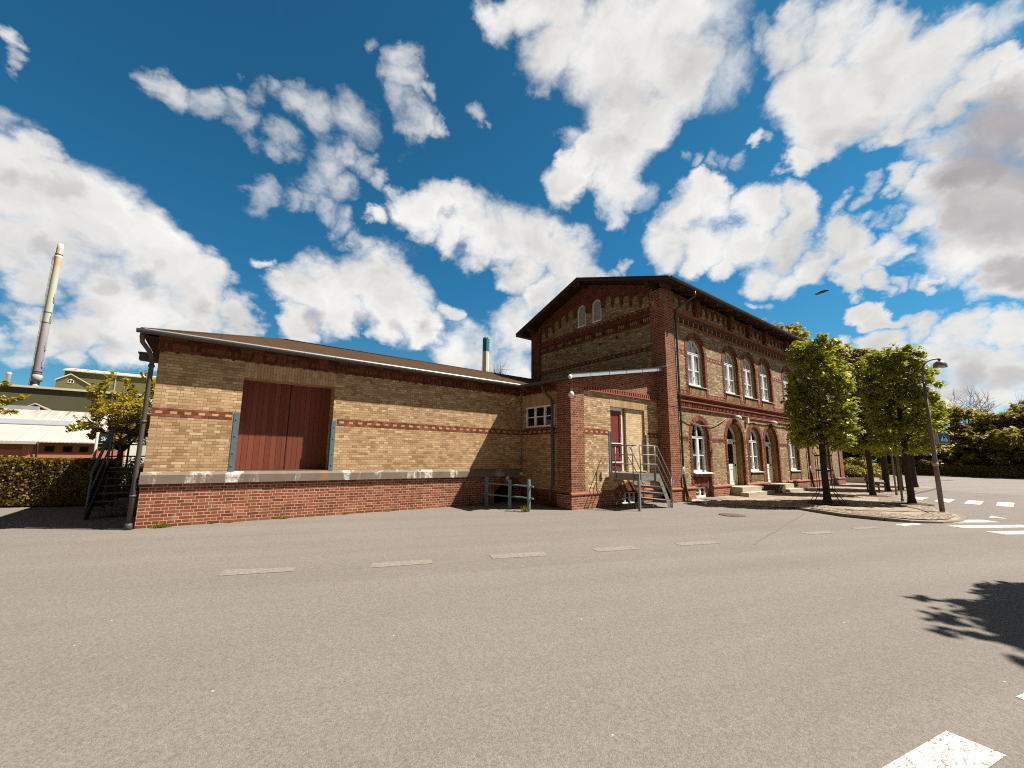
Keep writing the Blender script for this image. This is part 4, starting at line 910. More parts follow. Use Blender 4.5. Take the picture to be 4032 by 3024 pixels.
# ================================================================== STATION HOUSE
H = thing('station_house', 'two-storey yellow and red brick station house with arched white windows and broad eaves', 'building', (14.37, -2.75, 0))
XL, XE, YM0, YB = 14.37, 33.95, -2.75, 4.80
RIDGE_Y, RIDGE_Z, RS_ = 1.0, 9.52, 0.352
def ztop(y): return RIDGE_Z-RS_*abs(y-RIDGE_Y)
FB = lambda a, b, d: (a, YM0+d, b)
HW, HW2 = 0.655, 0.575
UP = [16.55, 19.53, 21.35, 23.17, 26.02, 31.0]
GR = [16.55, 21.40, 26.02, 31.0]
DO = [19.45, 23.24]
Z1, S1f, Z0, S0 = 4.37, 5.72, 0.97, 2.36
holes = [arch(x, Z1, S1f, HW) for x in UP]
for x in GR: holes.append(arch(x, 0.02 if x < 17 else Z0, S0, HW))
for x in DO: holes.append(arch(x, 0.42, S0, 0.76))
mb = MB(); sheet(mb, [(14.95, -.05), (XE, -.05), (XE, 7.9), (14.95, 7.9)], holes, FY(YM0))
mb.face([(XE, YM0, 0), (XE, YM0, 7.9), (XE, YB, 7.9), (XE, YB, 0)]); mb.face([(XL, YB, 0), (XL, YB, 7.9), (XE, YB, 7.9), (XE, YB, 0)])
mb.face([(XE, YM0, 7.9), (XE, RIDGE_Y, RIDGE_Z-.2), (XE, YB, 7.9)])
mb.build('front_wall', 'brick_yellow_main', H)

def voussoirs(mb, cx, zs, r0, r1, n, y0, y1, mi=0):
    for i in range(n):
        a0 = pi*(i+.06)/n; a1 = pi*(i+.94)/n
        e = random.uniform(0, .004)
        mb.prism([(cx+r0*cos(a0), zs+r0*sin(a0)), (cx+r1*cos(a0), zs+r1*sin(a0)), (cx+r1*cos(a1), zs+r1*sin(a1)), (cx+r0*cos(a1), zs+r0*sin(a1))], 'y', y0-e, y1, mi)
def surround(parent, cx, zb, zs, hw, wide=.19):
    mb = MB()
    voussoirs(mb, cx, zs, hw+.004, hw+wide+.01, 34, YM0-.014, YM0+.02)
    z = zb; i = 0
    while z < zs-.03:
        w_ = .125 if i % 2 else wide
        for s in (-1, 1):
            a, b = cx+s*(hw+.003), cx+s*(hw+w_)
            mb.box(min(a, b), max(a, b), YM0-.012-random.uniform(0, .003), YM0+.02, z+.003, z+.0585)
        z += .0625; i += 1
    return mb.build('brick_surround', 'red_block', parent)
def arched_frame(cx, z0, zs, hw, yf, door=False, plain_top=False):
    """white frame with an arched head, transom, mullion and glazing bars"""
    mb = MB(); t = .058
    out = arch(cx, z0, zs, hw); inn = arch(cx, z0+t, zs, hw-t)
    fm = lambda y: (lambda a, b: (a, y, b))
    sheet(mb, out, [inn], fm(yf)); rim(mb, inn, lambda a, b, d: (a, d, b), yf, yf+.07); rim(mb, out, lambda a, b, d: (a, d, b), yf, yf+.07)
    mb.box(cx-hw+.02, cx+hw-.02, yf-.018, yf+.06, zs-.045, zs+.045)
    mb.box(cx-hw+.02, cx+hw-.02, yf-.030, yf+.06, zs+.018, zs+.042)
    if not plain_top: mb.box(cx-.026, cx+.026, yf-.008, yf+.06, zs+.04, zs+hw-.03)
    return mb
def main_window(cx, z0, zs, up, kind):
    yf = YM0+.145
    mb = arched_frame(cx, z0, zs, HW2, yf)
    mb.box(cx-.048, cx+.048, yf-.022, yf+.06, z0+.05, zs-.04)
    mb.box(cx-HW2+.02, cx+HW2-.02, yf-.028, yf+.06, z0+.01, z0+.115)
    zm = z0+.06+(zs-z0-.1)*.49
    for s in (-1, 1):
        a, b = sorted((cx+s*.05, cx+s*(HW2-.02)))
        mb.box(a, b, yf-.008, yf+.05, zm-.016, zm+.016)
        a, b = sorted((cx+s*.046, cx+s*.085)); mb.box(a, b, yf-.012, yf+.05, z0+.1, zs-.04)
        a, b = sorted((cx+s*(HW2-.05), cx+s*(HW2-.095))); mb.box(a, b, yf-.012, yf+.05, z0+.1, zs-.04)
    mb.box(cx-.012, cx+.012, yf-.045, yf-.02, z0+.30, z0+.42)
    fr = mb.build('window', 'white_paint', H)
    g = MB(); sheet(g, arch(cx, z0+.03, zs, HW2-.03), [], FY(yf+.03)); g.build('pane', 'glass', fr)
    # stepped brick reveal
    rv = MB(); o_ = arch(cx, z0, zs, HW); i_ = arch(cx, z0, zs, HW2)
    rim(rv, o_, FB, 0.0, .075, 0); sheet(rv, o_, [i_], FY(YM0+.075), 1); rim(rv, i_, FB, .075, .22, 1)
    rv.build('reveal', ['brick_red_dark', 'yellow_reveal_shade'], fr)
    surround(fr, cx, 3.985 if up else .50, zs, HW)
    c = MB()
    yb = yf+.55
    c.face([(cx-1, yb, z0-.2), (cx+1, yb, z0-.2), (cx+1, yb, zs+.9), (cx-1, yb, zs+.9)], 1)  # black backing panel gives the dark of the room behind the curtains
    for s in (-1, 1): c.face([(cx+s*1, yf+.08, z0-.2), (cx+s*1, yb, z0-.2), (cx+s*1, yb, zs+.9), (cx+s*1, yf+.08, zs+.9)], 1)
    c.face([(cx-1, yf+.08, zs+.9), (cx+1, yf+.08, zs+.9), (cx+1, yb, zs+.9), (cx-1, yb, zs+.9)], 1)
    c.face([(cx-1, yf+.08, z0-.2), (cx+1, yf+.08, z0-.2), (cx+1, yb, z0-.2), (cx-1, yb, z0-.2)], 1)
    def drape(a, b, za, zb2, amp=.016, lam=.10):
        n = max(6, int((b-a)/.022)); prev = None
        for i in range(n+1):
            x = a+(b-a)*i/n; y = yf+.062+amp*sin(2*pi*x/lam+cx)+.01*sin(17*x)
            if prev: c.face([(prev[0], prev[1], za), (x, y, za), (x, y, zb2), (prev[0], prev[1], zb2)], 0)
            prev = (x, y)
    if up:
        drape(cx-HW2, cx+.02, z0+.05, zs+.5); drape(cx+.06, cx+HW2-.14, z0+.05, zs+.42)
        if kind == 2: c.box(cx-.5, cx-.16, yf+.085, yf+.088, z0+.08, z0+.36, 2)
    else:
        drape(cx-HW2, cx-HW2+.26, z0+.05, zs-.05); drape(cx+HW2-.20, cx+HW2, z0+.05, zs-.1)
    c.build('curtain', ['cloth', 'black_void', 'leaf_olive'], fr)
    return fr
def sill(fr, cx, z, big=False):
    mb = MB()
    if big:
        mb.prism([(YM0-.10, z-.005), (YM0-.10, z+.02), (YM0+.21, z+.085), (YM0+.21, z-.03)], 'x', cx-HW-.0, cx+HW)
    else:
        mb.prism([(YM0-.06, z-.02), (YM0-.06, z+.012), (YM0+.20, z+.075), (YM0+.20, z-.04)], 'x', cx-HW, cx+HW)
    mb.build('sill', 'white_paint' if big else 'sign_grey', fr)
def apron(fr, cx, za, zb):
    """recessed panel of upright bricks under a sill"""
    mb = MB(); mb.box(cx-HW, cx+HW, YM0-.004, YM0+.02, za, zb+.06, 0)
    mb.box(cx-HW, cx+HW, YM0-.03, YM0, zb, zb+.055, 0)
    x = cx-HW+.06
    while x < cx+HW-.09:
        mb.box(x, x+.052, YM0-.022, YM0, za+.045, zb-.01, 1); x += .098
    mb.box(cx-HW+.02, cx+HW-.02, YM0-.012, YM0, za+.0, za+.04, 1)
    mb.build('apron', ['brick_red_dark', 'yellow_block_main'], fr)
for i, x in enumerate(UP):
    fr = main_window(x, Z1, S1f, True, i); sill(fr, x, Z1-.02); apron(fr, x, 3.99, 4.28)
for i, x in enumerate(GR):
    fr = main_window(x, Z0+.02, S0, False, i); sill(fr, x, Z0, i == 0)
    if i: apron(fr, x, .60, .87)
# the tall recess of the first bay: red panel, segment arch and a cellar window
x0 = GR[0]
mb = MB(); rv = [(x0-HW, 0.0), (x0+HW, 0.0), (x0+HW, Z0), (x0-HW, Z0)]
rim(mb, rv, FB, 0.0, .12, 0, skip=(2,))
cw2 = seg_arch(16.55, .05, .42, .44, .10)
sheet(mb, rv, [[(p[0], p[1]+.0) for p in cw2]], FY(YM0+.11), 0); rim(mb, cw2, FB, .11, .26, 0)
mb.box(x0-HW, x0+HW, YM0-.0, YM0+.12, .86, .95)
rec = mb.build('bay_recess', 'brick_red_plain', H)
mb = MB()
for i in range(19):
    a0 = radians(121-i*3.3); a1 = a0-radians(2.9); R0, R1, cz = 1.02, 1.30, -.50
    mb.prism([(x0+R0*cos(a0), cz+R0*sin(a0)), (x0+R1*cos(a0), cz+R1*sin(a0)), (x0+R1*cos(a1), cz+R1*sin(a1)), (x0+R0*cos(a1), cz+R0*sin(a1))], 'y', YM0+.06, YM0+.115)
mb.build('cellar_arch', 'red_block', rec)
rect_window(H, 'cellar_window', FB, 16.15, 16.95, .06, .46, 2, 2, .17, fw=.06, bar=.02, back=.3)

def main_door(cx):
    hw, hw2, yf = .76, .68, YM0+.30
    mb = arched_frame(cx, .43, S0, hw2, yf, plain_top=True)
    fr = mb.build('door_frame', 'white_paint', H)
    d = MB(); a, b = cx-hw2+.06, cx+hw2-.06
    d.box(a, b, yf+.02, yf+.06, .46, 1.22)
    for p in ((a, a+.12, 1.22, S0-.05), (b-.12, b, 1.22, S0-.05), (a, b, S0-.16, S0-.05), (a, b, 1.22, 1.33)): d.box(p[0], p[1], yf+.015, yf+.06, p[2], p[3])
    for p in ((a+.1, b-.1, 1.12, 1.18), (a+.1, b-.1, .58, .62), (a+.1, a+.14, .62, 1.12), (b-.14, b-.1, .62, 1.12), (cx-.03, cx+.03, .62, 1.12)): d.box(p[0], p[1], yf+.004, yf+.03, p[2], p[3])
    d.box(a, b, yf+.005, yf+.03, .46, .54)
    lf = d.build('door_leaf', 'white_paint', fr)
    MB().tube([(a+.06, yf+.02, 1.36), (a+.06, yf-.04, 1.36), (a+.16, yf-.045, 1.355)], .011, 6).box(a+.035, a+.085, yf+.005, yf+.02, 1.28, 1.46).build('handle', 'cap_metal', lf)
    g = MB(); sheet(g, arch(cx, 1.25, S0, hw2-.03), [], FY(yf+.045)); g.build('pane', 'glass', fr)
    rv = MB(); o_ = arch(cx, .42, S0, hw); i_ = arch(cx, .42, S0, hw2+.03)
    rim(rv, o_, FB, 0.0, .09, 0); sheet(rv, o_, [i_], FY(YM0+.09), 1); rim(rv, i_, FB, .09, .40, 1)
    rv.build('reveal', ['brick_red_dark', 'yellow_reveal_shade'], fr)
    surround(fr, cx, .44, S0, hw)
    c = MB(); yb = yf+.8  # black lining in place of the unlit space behind the door
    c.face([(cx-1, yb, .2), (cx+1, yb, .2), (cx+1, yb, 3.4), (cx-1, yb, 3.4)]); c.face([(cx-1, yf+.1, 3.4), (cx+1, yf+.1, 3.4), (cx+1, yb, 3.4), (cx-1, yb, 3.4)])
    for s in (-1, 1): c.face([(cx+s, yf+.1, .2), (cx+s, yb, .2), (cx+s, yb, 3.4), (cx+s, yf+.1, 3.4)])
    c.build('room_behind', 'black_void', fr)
for x in DO: main_door(x)

# red piers at the corners and between the bays
def pier(x0, x1, ytop=7.9):
    mb = MB().box(x0, x1, YM0-.05, YM0+.2, .50, ytop); p = mb.build('pier', 'brick_red_plain', H)
    mb = MB().box(x0-.02, x1+.02, YM0-.10, YM0+.2, 3.52, 3.56); mb.build('pier_string', 'red_ledge', p)
mb = MB().box(14.33, 15.0, -2.80, -2.22, .5, 7.92); p = mb.build('corner_pier', 'brick_red_plain', H)
MB().box(14.31, 15.01, -2.815, -2.21, 3.42, 3.455).build('pier_string', 'red_ledge', p)
pier(28.03, 28.66); pier(33.30, 33.99)
mb = MB().box(14.33, 14.9, 4.16, 4.82, 3.9, 7.95); mb.build('rear_pier', 'brick_red_dark', H)
# plinth
segs = [(14.29, 15.89), (17.21, 18.69), (20.21, 22.48), (24.0, 33.99)]
for a, b in segs:
    MB().box(a, b, YM0-.065, YM0+.02, -.05, .42).build('plinth', 'brick_red_plinth', H)
    mb = MB()
    mb.prism([(YM0-.065, .42), (YM0-.095, .43), (YM0-.095, .46), (YM0-.03, .515), (YM0+.02, .515), (YM0+.02, .42)], 'x', a-.02, b+.005)
    mb.build('plinth_moulding', 'red_ledge', H)
# bands with yellow dots between the windows
def gaps(xs, hw, a, b):
    out = []; p = a
    for x in xs:
        if x-hw-p > .1: out.append((p, x-hw))
        p = x+hw
    if b-p > .1: out.append((p, b))
    return out
MM = ['red_block', 'yellow_block']
for a, b in gaps(UP, HW+.20, 15.0, 28.02)+[(28.67, 30.1), (31.9, 33.3)]:
    if a > 27.9 and b > 33: continue
    dotted_band(H, a, b, 5.54, 5.715, YM0, mats=MM); dotted_band(H, a, b, 3.975, 4.13, YM0, mats=MM)
for a, b in gaps(sorted(GR[:3]+DO), HW+.22, 15.0, 28.02):
    dotted_band(H, a, b, 2.19, 2.365, YM0, mats=['red_block', 'red_block_dark'])
# cornice between the storeys
XA, XZ = 15.0, 33.3
mb = MB()
mb.prism([(YM0+.01, 3.40), (YM0-.03, 3.40), (YM0-.065, 3.425), (YM0-.065, 3.475), (YM0+.01, 3.49)], 'x', XA, XZ)
mb.prism([(YM0+.01, 3.655), (YM0-.055, 3.655), (YM0-.085, 3.68), (YM0-.085, 3.72), (YM0+.01, 3.74)], 'x', XA, XZ)
mb.prism([(YM0+.01, 3.86), (YM0-.06, 3.86), (YM0-.115, 3.90), (YM0-.115, 3.93), (YM0+.01, 3.972)], 'x', XA, XZ)
sc = mb.build('storey_cornice', 'red_ledge', H)
mb = MB(); mb.box(XA, XZ, YM0-.028, YM0+.01, 3.745, 3.855); mb.box(XA, XZ, YM0-.004, YM0+.01, 3.49, 3.655); mb.build('cornice_bricks', 'brick_red_dark', sc)
mb = MB(); x = XA+.02
while x < XZ-.05:
    mb.box(x, x+.065, YM0-.052, YM0, 3.497, 3.652, 0 if int(x/.125) % 9 else 1); x += .125
mb.build('dentils', ['red_block_dark', 'red_block'], sc)
# upper string course, corbel table and brackets under the eaves
mb = MB()
mb.prism([(YM0+.01, 6.70), (YM0-.03, 6.70), (YM0-.05, 6.72), (YM0-.05, 6.765), (YM0+.01, 6.775)], 'x', XA, XZ)
mb.prism([(YM0+.01, 7.15), (YM0-.05, 7.15), (YM0-.095, 7.18), (YM0-.095, 7.225), (YM0+.01, 7.245)], 'x', XA, XZ)
us = mb.build('upper_string', 'red_ledge', H)
MB().box(XA, XZ, YM0-.02, YM0+.01, 6.965, 7.148).box(XA, XZ, YM0-.004, YM0+.01, 6.775, 6.965).build('string_bricks', 'brick_red_dark', us)
mb = MB(); x = XA+.02
while x < XZ-.05:
    mb.box(x, x+.065, YM0-.05, YM0, 6.79, 6.955, int(x/.125) % 3 // 2); x += .125
mb.build('dentils', ['red_block_dark', 'yellow_block_main'], us)
BR = [16.63, 19.59, 21.44, 23.3, 25.98, 28.34, 30.9]
poly = [(XZ, 7.90), (XA, 7.90)]
def corb(poly, a, b, pitch, zb, zs):
    n = max(1, round((b-a)/pitch)); q = (b-a)/n
    for i in range(n):
        c = a+(i+.5)*q; hw = q*.36
        poly += [(c-q/2+.001, zb(c-q/2)), (c-q*.43, zb(c-q/2)), (c-q*.43, zb(c-q/2)+.09), (c-hw, zb(c-q/2)+.09), (c-hw, zs(c))]
        poly += [(c-hw*cos(pi*j/8), zs(c)+hw*sin(pi*j/8)) for j in range(1, 8)]
        poly += [(c+hw, zs(c)), (c+hw, zb(c+q/2)+.09), (c+q*.43, zb(c+q/2)+.09), (c+q*.43, zb(c+q/2))]
    poly.append((b, zb(b)))
edges = [XA]+BR+[XZ]
bot = []
for a, b in zip(edges, edges[1:]): corb(bot, a, b, .47, lambda x: 7.43, lambda x: 7.62)
mb = MB(); sheet(mb, poly+bot, [], FY(YM0-.055)); rim(mb, poly+bot, FB, -.055, 0.0)
mb.build('corbel_frieze', 'brick_red_dark', H)
for x in BR:
    mb = MB().box(x-.15, x+.15, YM0-.20, YM0, 7.42, 7.90).box(x-.12, x+.12, YM0-.13, YM0, 7.25, 7.42)
    mb.build('bracket', 'brick_red_dark', H)
# gable end towards the shed
GX = XL+.035
def gw(c): return arch(c, 7.48, 8.24, .265, 12)
mb = MB()
gp = [(-2.3, 3.8), (-2.3, ztop(-2.3)-.2), (RIDGE_Y, RIDGE_Z-.2), (4.3, ztop(4.3)-.2), (4.3, 3.8)]
gh = [gw(.455), gw(1.34)]
sheet(mb, gp, gh, FX(GX))
for q in gh: rim(mb, q, lambda a, b, d: (d, a, b), GX, GX+.14)
mb.build('gable_wall', 'brick_yellow_main', H)
gt = lambda y: 8.66-.32*abs(y-.95)
bot = []
corb(bot, -2.23, 0.02, .45, lambda y: gt(y)-.34, lambda y: gt(y)-.02)
for c in (.455, 1.34):
    bot += [(c-.435, 8.0), (c-.30, 8.0), (c-.27, 8.08), (c-.265, 8.24)]+[(c-.265*cos(pi*j/10), 8.24+.265*sin(pi*j/10)) for j in range(1, 10)]+[(c+.265, 8.24), (c+.27, 8.08), (c+.30, 8.0), (c+.435, 8.0)]
corb(bot, 1.78, 4.17, .47, lambda y: gt(y)-.34, lambda y: gt(y)-.02)
fz = [(4.17, ztop(4.17)-.16), (RIDGE_Y, RIDGE_Z-.16), (-2.23, ztop(-2.23)-.16)]+bot
mb = MB(); sheet(mb, fz, [], FX(XL-.01)); rim(mb, fz, lambda a, b, d: (d, a, b), XL-.01, GX)
mb.build('gable_frieze', 'brick_red_dark', H)
for c in (.455, 1.34):
    mb = MB(); o_ = gw(c); i_ = arch(c, 7.545, 8.24, .20, 12)
    sheet(mb, o_, [i_], FX(GX+.03)); rim(mb, i_, lambda a, b, d: (d, a, b), GX+.03, GX+.09)
    mb.box(GX-.03, GX+.05, c-.27, c+.27, 7.455, 7.50)
    f_ = mb.build('gable_window', 'white_paint', H)
    g = MB(); sheet(g, arch(c, 7.5, 8.24, .23, 12), [], FX(GX+.075)); g.build('pane', 'skylight', f_)
dotted_band(H, -2.22, 4.16, 7.255, 7.365, GX, along='y', mats=['red_block_dark', 'yellow_block_main'], phase=1)
dotted_band(H, -2.22, 4.16, 5.625, 5.79, GX, along='y', mats=['red_block_dark', 'yellow_block_main'])
mb = MB(); mb.box(GX-.055, GX, -2.22, 4.16, 7.02, 7.10); mb.box(GX-.03, GX, -2.22, 4.16, 6.70, 6.77)
gs = mb.build('gable_string', 'brick_red_dark', H)
MB().box(GX-.015, GX, -2.22, 4.16, 6.77, 7.02).box(GX-.01, GX, -2.22, 4.16, 7.10, 7.25).build('string_bricks', 'brick_red_dark', gs)
mb = MB(); y = -2.18; i = 0
while y < 4.1:
    mb.box(GX-.04, GX-.01, y, y+.04, 6.80, 6.93, 1 if i % 7 < 4 else 0); y += .085; i += 1
mb.build('dentils', ['red_block_dark', 'yellow_block_main'], gs)
for (y, z) in ((3.0, 6.45), (.3, 6.4), (-.6, 6.5)):
    MB().box(GX-.02, GX+.002, y-.05, y+.05, z-.06, z+.06).build('vent_brick', 'dark_timber', H)
MB().prism([(-2.82, 4.86), (-2.82, 4.91), (2.55, 4.91), (2.55, 4.86)], 'x', XL-.06, XL-.0).build('roof_flashing', 'zinc_pale', H)
# roof with deep boarded eaves
X0, X1, EF, EB = 13.76, 34.6, -3.40, 5.42
mb = MB()
for (ya, yb) in ((EF, RIDGE_Y), (EB, RIDGE_Y)):
    a, b = (X0, ya, ztop(ya)), (X1, ya, ztop(ya)); c, d = (X1, yb, RIDGE_Z), (X0, yb, RIDGE_Z)
    mb.face([a, b, c, d]); lo = [(p[0], p[1], p[2]-.13) for p in (a, b, c, d)]
    mb.face(lo[::-1], 1); mb.face([a, b, lo[1], lo[0]], 1); mb.face([a, d, lo[3], lo[0]], 1); mb.face([b, c, lo[2], lo[1]], 1)
rf = mb.build('roof', ['dark_roof_edge', 'dark_timber'], H)
for y in (-3.05, -2.45, RIDGE_Y, 4.45, 5.05):
    MB().box(X0+.05, XL+.05, y-.07, y+.07, ztop(y)-.33, ztop(y)-.14).build('purlin', 'dark_timber', rf)
x = 14.6
while x < 34.4:
    mb = MB(); mb.beam((x, EF+.06, ztop(EF+.06)-.19), (x, -2.75, ztop(-2.75)-.19), .09, .11); x += .93
    mb.build('rafter_end', 'dark_timber', rf)
mb = MB(); half_gutter(mb, (X0-.02, EF-.065, ztop(EF)-.035), (X1, EF-.065, ztop(EF)-.035), .075)
for i in range(22): mb.tube([(14+i*.95, EF-.065-.08*cos(t), ztop(EF)-.035-.08*sin(t)) for t in [pi*q/6 for q in range(7)]], .007, 4)
mb.build('gutter', 'zinc_mid', H)
MB().prism([(EF, ztop(EF)+.004), (RIDGE_Y, RIDGE_Z+.004), (EB, ztop(EB)+.004), (EB, ztop(EB)+.03), (RIDGE_Y, RIDGE_Z+.03), (EF, ztop(EF)+.03)], 'x', X0-.03, X0+.12).build('verge_capping', 'zinc_dark', rf)
def house_pipe(x, lower):
    mb = MB()
    mb.tube([(x+.35, EF-.06, 7.85), (x+.35, EF-.06, 7.62), (x+.22, EF+.18, 7.50), (x+.06, -2.95, 7.28), (x, -2.86, 7.15), (x, -2.84, 6.6), (x, -2.83, 1.25)], .036, 10)
    for zz in (6.9, 5.4, 3.2, 2.0): mb.lathe([(.043, 0), (.046, .02), (.043, .04)], (x, -2.835, zz), 10)
    p = mb.build('downpipe', 'zinc_mid', H)
    mb = MB(); mb.tube([(x, -2.83, 1.25), (x, -2.83, .95)], .03, 10); mb.build('pipe_sleeve', 'white_plastic', p)
    mb = MB(); mb.tube([(x, -2.85, .98), (x+.02, -2.86, .55), (x+.09, -2.91, .05)], [.062, .055, .05], 10); mb.build('standpipe', lower, p)
house_pipe(15.05, 'dark_concrete'); house_pipe(27.9, 'black_steel')
# lights, cables and boxes on the front wall
for cx in DO:
    mb = MB(); mb.lathe([(0, 0), (.07, .01), (.125, .06), (.14, .12), (.10, .19), (0, .22)], (cx-.02, YM0-.16, 3.20), 18, axis=Matrix.Rotation(radians(18), 3, 'X'))
    l_ = mb.build('door_light', 'lamp_glass', H)
    MB().prism([(YM0+.02, 3.02), (YM0-.10, 3.10), (YM0-.14, 3.22), (YM0+.02, 3.30)], 'x', cx-.10, cx+.06).build('lamp_bracket', 'dark_concrete', l_)
MB().box(20.58, 20.70, YM0-.11, YM0, 3.15, 3.40).build('junction_box', 'white_plastic', H)
MB().tube([(15.08, -2.86, 3.12)]+[(15.08+3.6*t, -2.80, 3.12+.14*t-1.5*t*(1-t)) for t in [i/14 for i in range(1, 14)]]+[(18.68, -2.78, 3.26)], .014, 6).build('cable', 'cable_grey', H)
MB().tube([(20.75, -2.80, 3.30), (20.9, -2.84, 3.36), (21.1, -2.85, 3.375), (28.0, -2.85, 3.375)], .022, 6).build('conduit', 'red_ledge', H)

# ================================================================== THINGS ROUND THE BUILDINGS
def steps_thing(label, lab, boxes):
    mb = MB()
    for b in boxes[1:]: mb.box(*b)
    o = MB().box(*boxes[0]).build('door_steps', 'concrete'); tag(o, lab, 'steps')
    return o, mb
d = thing('door_steps', 'two pale concrete steps in front of the left arched white door', 'steps', (19.45, -3.1, .08))
MB().box(18.62, 20.45, -3.26, -2.76, .06, .415).build('landing', 'concrete', d)
MB().box(18.45, 20.95, -3.55, -3.262, .06, .225).build('step', 'concrete', d)
d = thing('door_steps', 'concrete steps with a dark side block in front of the right arched white door', 'steps', (23.2, -3.1, .08))
MB().box(22.60, 24.05, -3.26, -2.76, .06, .42).build('landing', 'concrete', d)
MB().box(22.60, 24.85, -3.55, -3.262, .06, .215).build('step', 'concrete', d)
MB().box(21.55, 22.597, -3.40, -2.90, .06, .43).build('side_block', 'dark_concrete', d)
tag(MB().box(15.92, 17.05, -3.42, -2.90, .025, .075).build('light_well_cover', 'galvanised'), 'flat galvanised cover over the light well before the first bay window', 'well cover')
gr = MB()
for i in range(17): gr.box(11.72+i*.065, 11.735+i*.065, -3.12, -2.44, .03, .055)
for j in range(9): gr.box(11.70, 12.80, -3.12+j*.084, -3.108+j*.084, .028, .052)
gr.box(11.68, 11.72, -3.14, -2.43, .0, .06).box(12.78, 12.82, -3.14, -2.43, .0, .06).box(11.68, 12.82, -3.14, -3.11, .0, .06)
tag(gr.build('light_well_grating', 'galvanised'), 'steel grating lying over the cellar light well under the galvanised stairs', 'grating')
tag(MB().box(11.70, 12.80, -3.10, -2.44, .002, .006).build('light_well_dark', 'black_void'), kind='structure')  # flat black sheet stands for the dark depth below the grating

# galvanised stairs to the red side door
st = thing('steel_stairs', 'galvanised steel landing with stairs and pipe railings before the red side door', 'stairs', (11.8, -3.0, 0))
mb = MB(); mb.box(11.40, 11.415, -3.52, -2.42, .86, 1.07); mb.box(11.415, 12.24, -3.53, -3.515, .86, 1.07); mb.box(12.225, 12.24, -3.515, -2.42, .86, 1.07)
mb.build('platform_frame', 'galvanised', st)
mb = MB(); mb.box(11.41, 12.23, -3.52, -2.41, 1.035, 1.062)
plat = mb.build('platform_deck', 'galvanised', st)
mb = MB()
for i in range(6): mb.lathe([(.012, 0), (.012, .006)], (11.50+i*.125-(.03 if i % 2 else 0), -3.531, 1.02), 8, axis=Matrix.Rotation(radians(90), 3, 'X'))
mb.build('bolt', 'black_steel', plat)
for y in (-3.545, -2.58):
    s_ = MB()
    s_.prism([(12.22, 1.06), (12.22, .84), (12.40, .80), (12.86, .0), (13.02, .0), (13.02, .06), (12.42, 1.06)], 'y', y, y+.012)
    o = s_.build('stringer', 'galvanised', st)
    b = MB()
    for i in range(5):
        for e in (0, .07): b.lathe([(.012, 0), (.012, .006)], (12.36+i*.135+e, y-.001, .87-i*.20), 8, axis=Matrix.Rotation(radians(90), 3, 'X'))
    b.build('bolt', 'black_steel', o)
for i in range(4):
    x = 12.26+i*.175; z = .845-i*.212
    MB().box(x, x+.24, -3.53, -2.57, z, z+.025).box(x, x+.012, -3.53, -2.57, z-.035, z).box(x+.228, x+.24, -3.53, -2.57, z-.045, z).build('tread', 'galvanised', st)
for (x, y) in ((11.34, -3.535),):
    MB().box(x, x+.06, y-.03, y+.03, 0, 1.06).box(x-.03, x+.09, y-.06, y+.06, 0, .012).build('post', 'galvanised', st)
def railing(name, posts, runs, r=.017):
    mb = MB()
    for a, b in posts: mb.tube([a, b], r, 8)
    for run in runs: mb.tube(run, r, 8)
    return mb.build(name, 'galvanised', st)
railing('side_railing', [((11.38, -2.70, .90), (11.38, -2.70, 1.90)), ((11.38, -3.34, .90), (11.38, -3.34, 1.90))],
        [[(11.38, -2.52, 1.905), (11.38, -3.47, 1.905)]]+[[(11.38, -2.70, z), (11.38, -3.34, z)] for z in (1.625, 1.345)])
railing('front_railing', [((11.45, -3.55, .88), (11.45, -3.55, 1.90)), ((12.20, -3.55, .88), (12.20, -3.55, 1.90)), ((13.0, -3.57, 0), (13.0, -3.57, .95))],
        [[(11.45, -3.55, 1.90), (12.24, -3.55, 1.90), (12.34, -3.55, 1.88), (12.98, -3.57, .98), (13.0, -3.57, .90)], [(11.45, -3.55, 1.625), (12.24, -3.55, 1.625), (12.32, -3.55, 1.60), (13.0, -3.57, .65)],
         [(11.45, -3.55, 1.345), (12.22, -3.55, 1.345), (12.30, -3.55, 1.32), (13.0, -3.57, .33)]])
railing('wall_railing', [((12.20, -2.56, .9), (12.20, -2.56, 1.9)), ((13.0, -2.56, 0), (13.0, -2.56, .95))],
        [[(12.18, -2.56, 1.90), (12.34, -2.56, 1.88), (12.98, -2.56, .98), (13.0, -2.56, .90)], [(12.20, -2.56, 1.60), (13.0, -2.56, .65)]])

# blue-green rail round the cellar steps
rl = thing('pipe_guard_rail', 'blue-green steel posts with two bent pipe rails round the cellar hatch', 'guard rail', (8.6, -1.0, 0))
for (x, y, h) in ((8.03, -.50, .90), (8.34, -1.25, .84), (8.46, -1.98, .88)):
    MB().box(x-.04, x+.04, y-.03, y+.03, -.02, h).box(x-.02, x+.02, y-.04, y-.03, -.02, h-.03).build('post', 'teal_rail', rl)
for z in (.69, .36):
    MB().tube([(7.90, -.42, z+.02), (8.03, -.60, z+.015), (8.28, -1.15, z), (8.40, -1.40, z), (8.46, -1.70, z), (8.50, -2.06, z), (8.51, -2.12, z)], .022, 10).build('rail', 'teal_rail', rl)

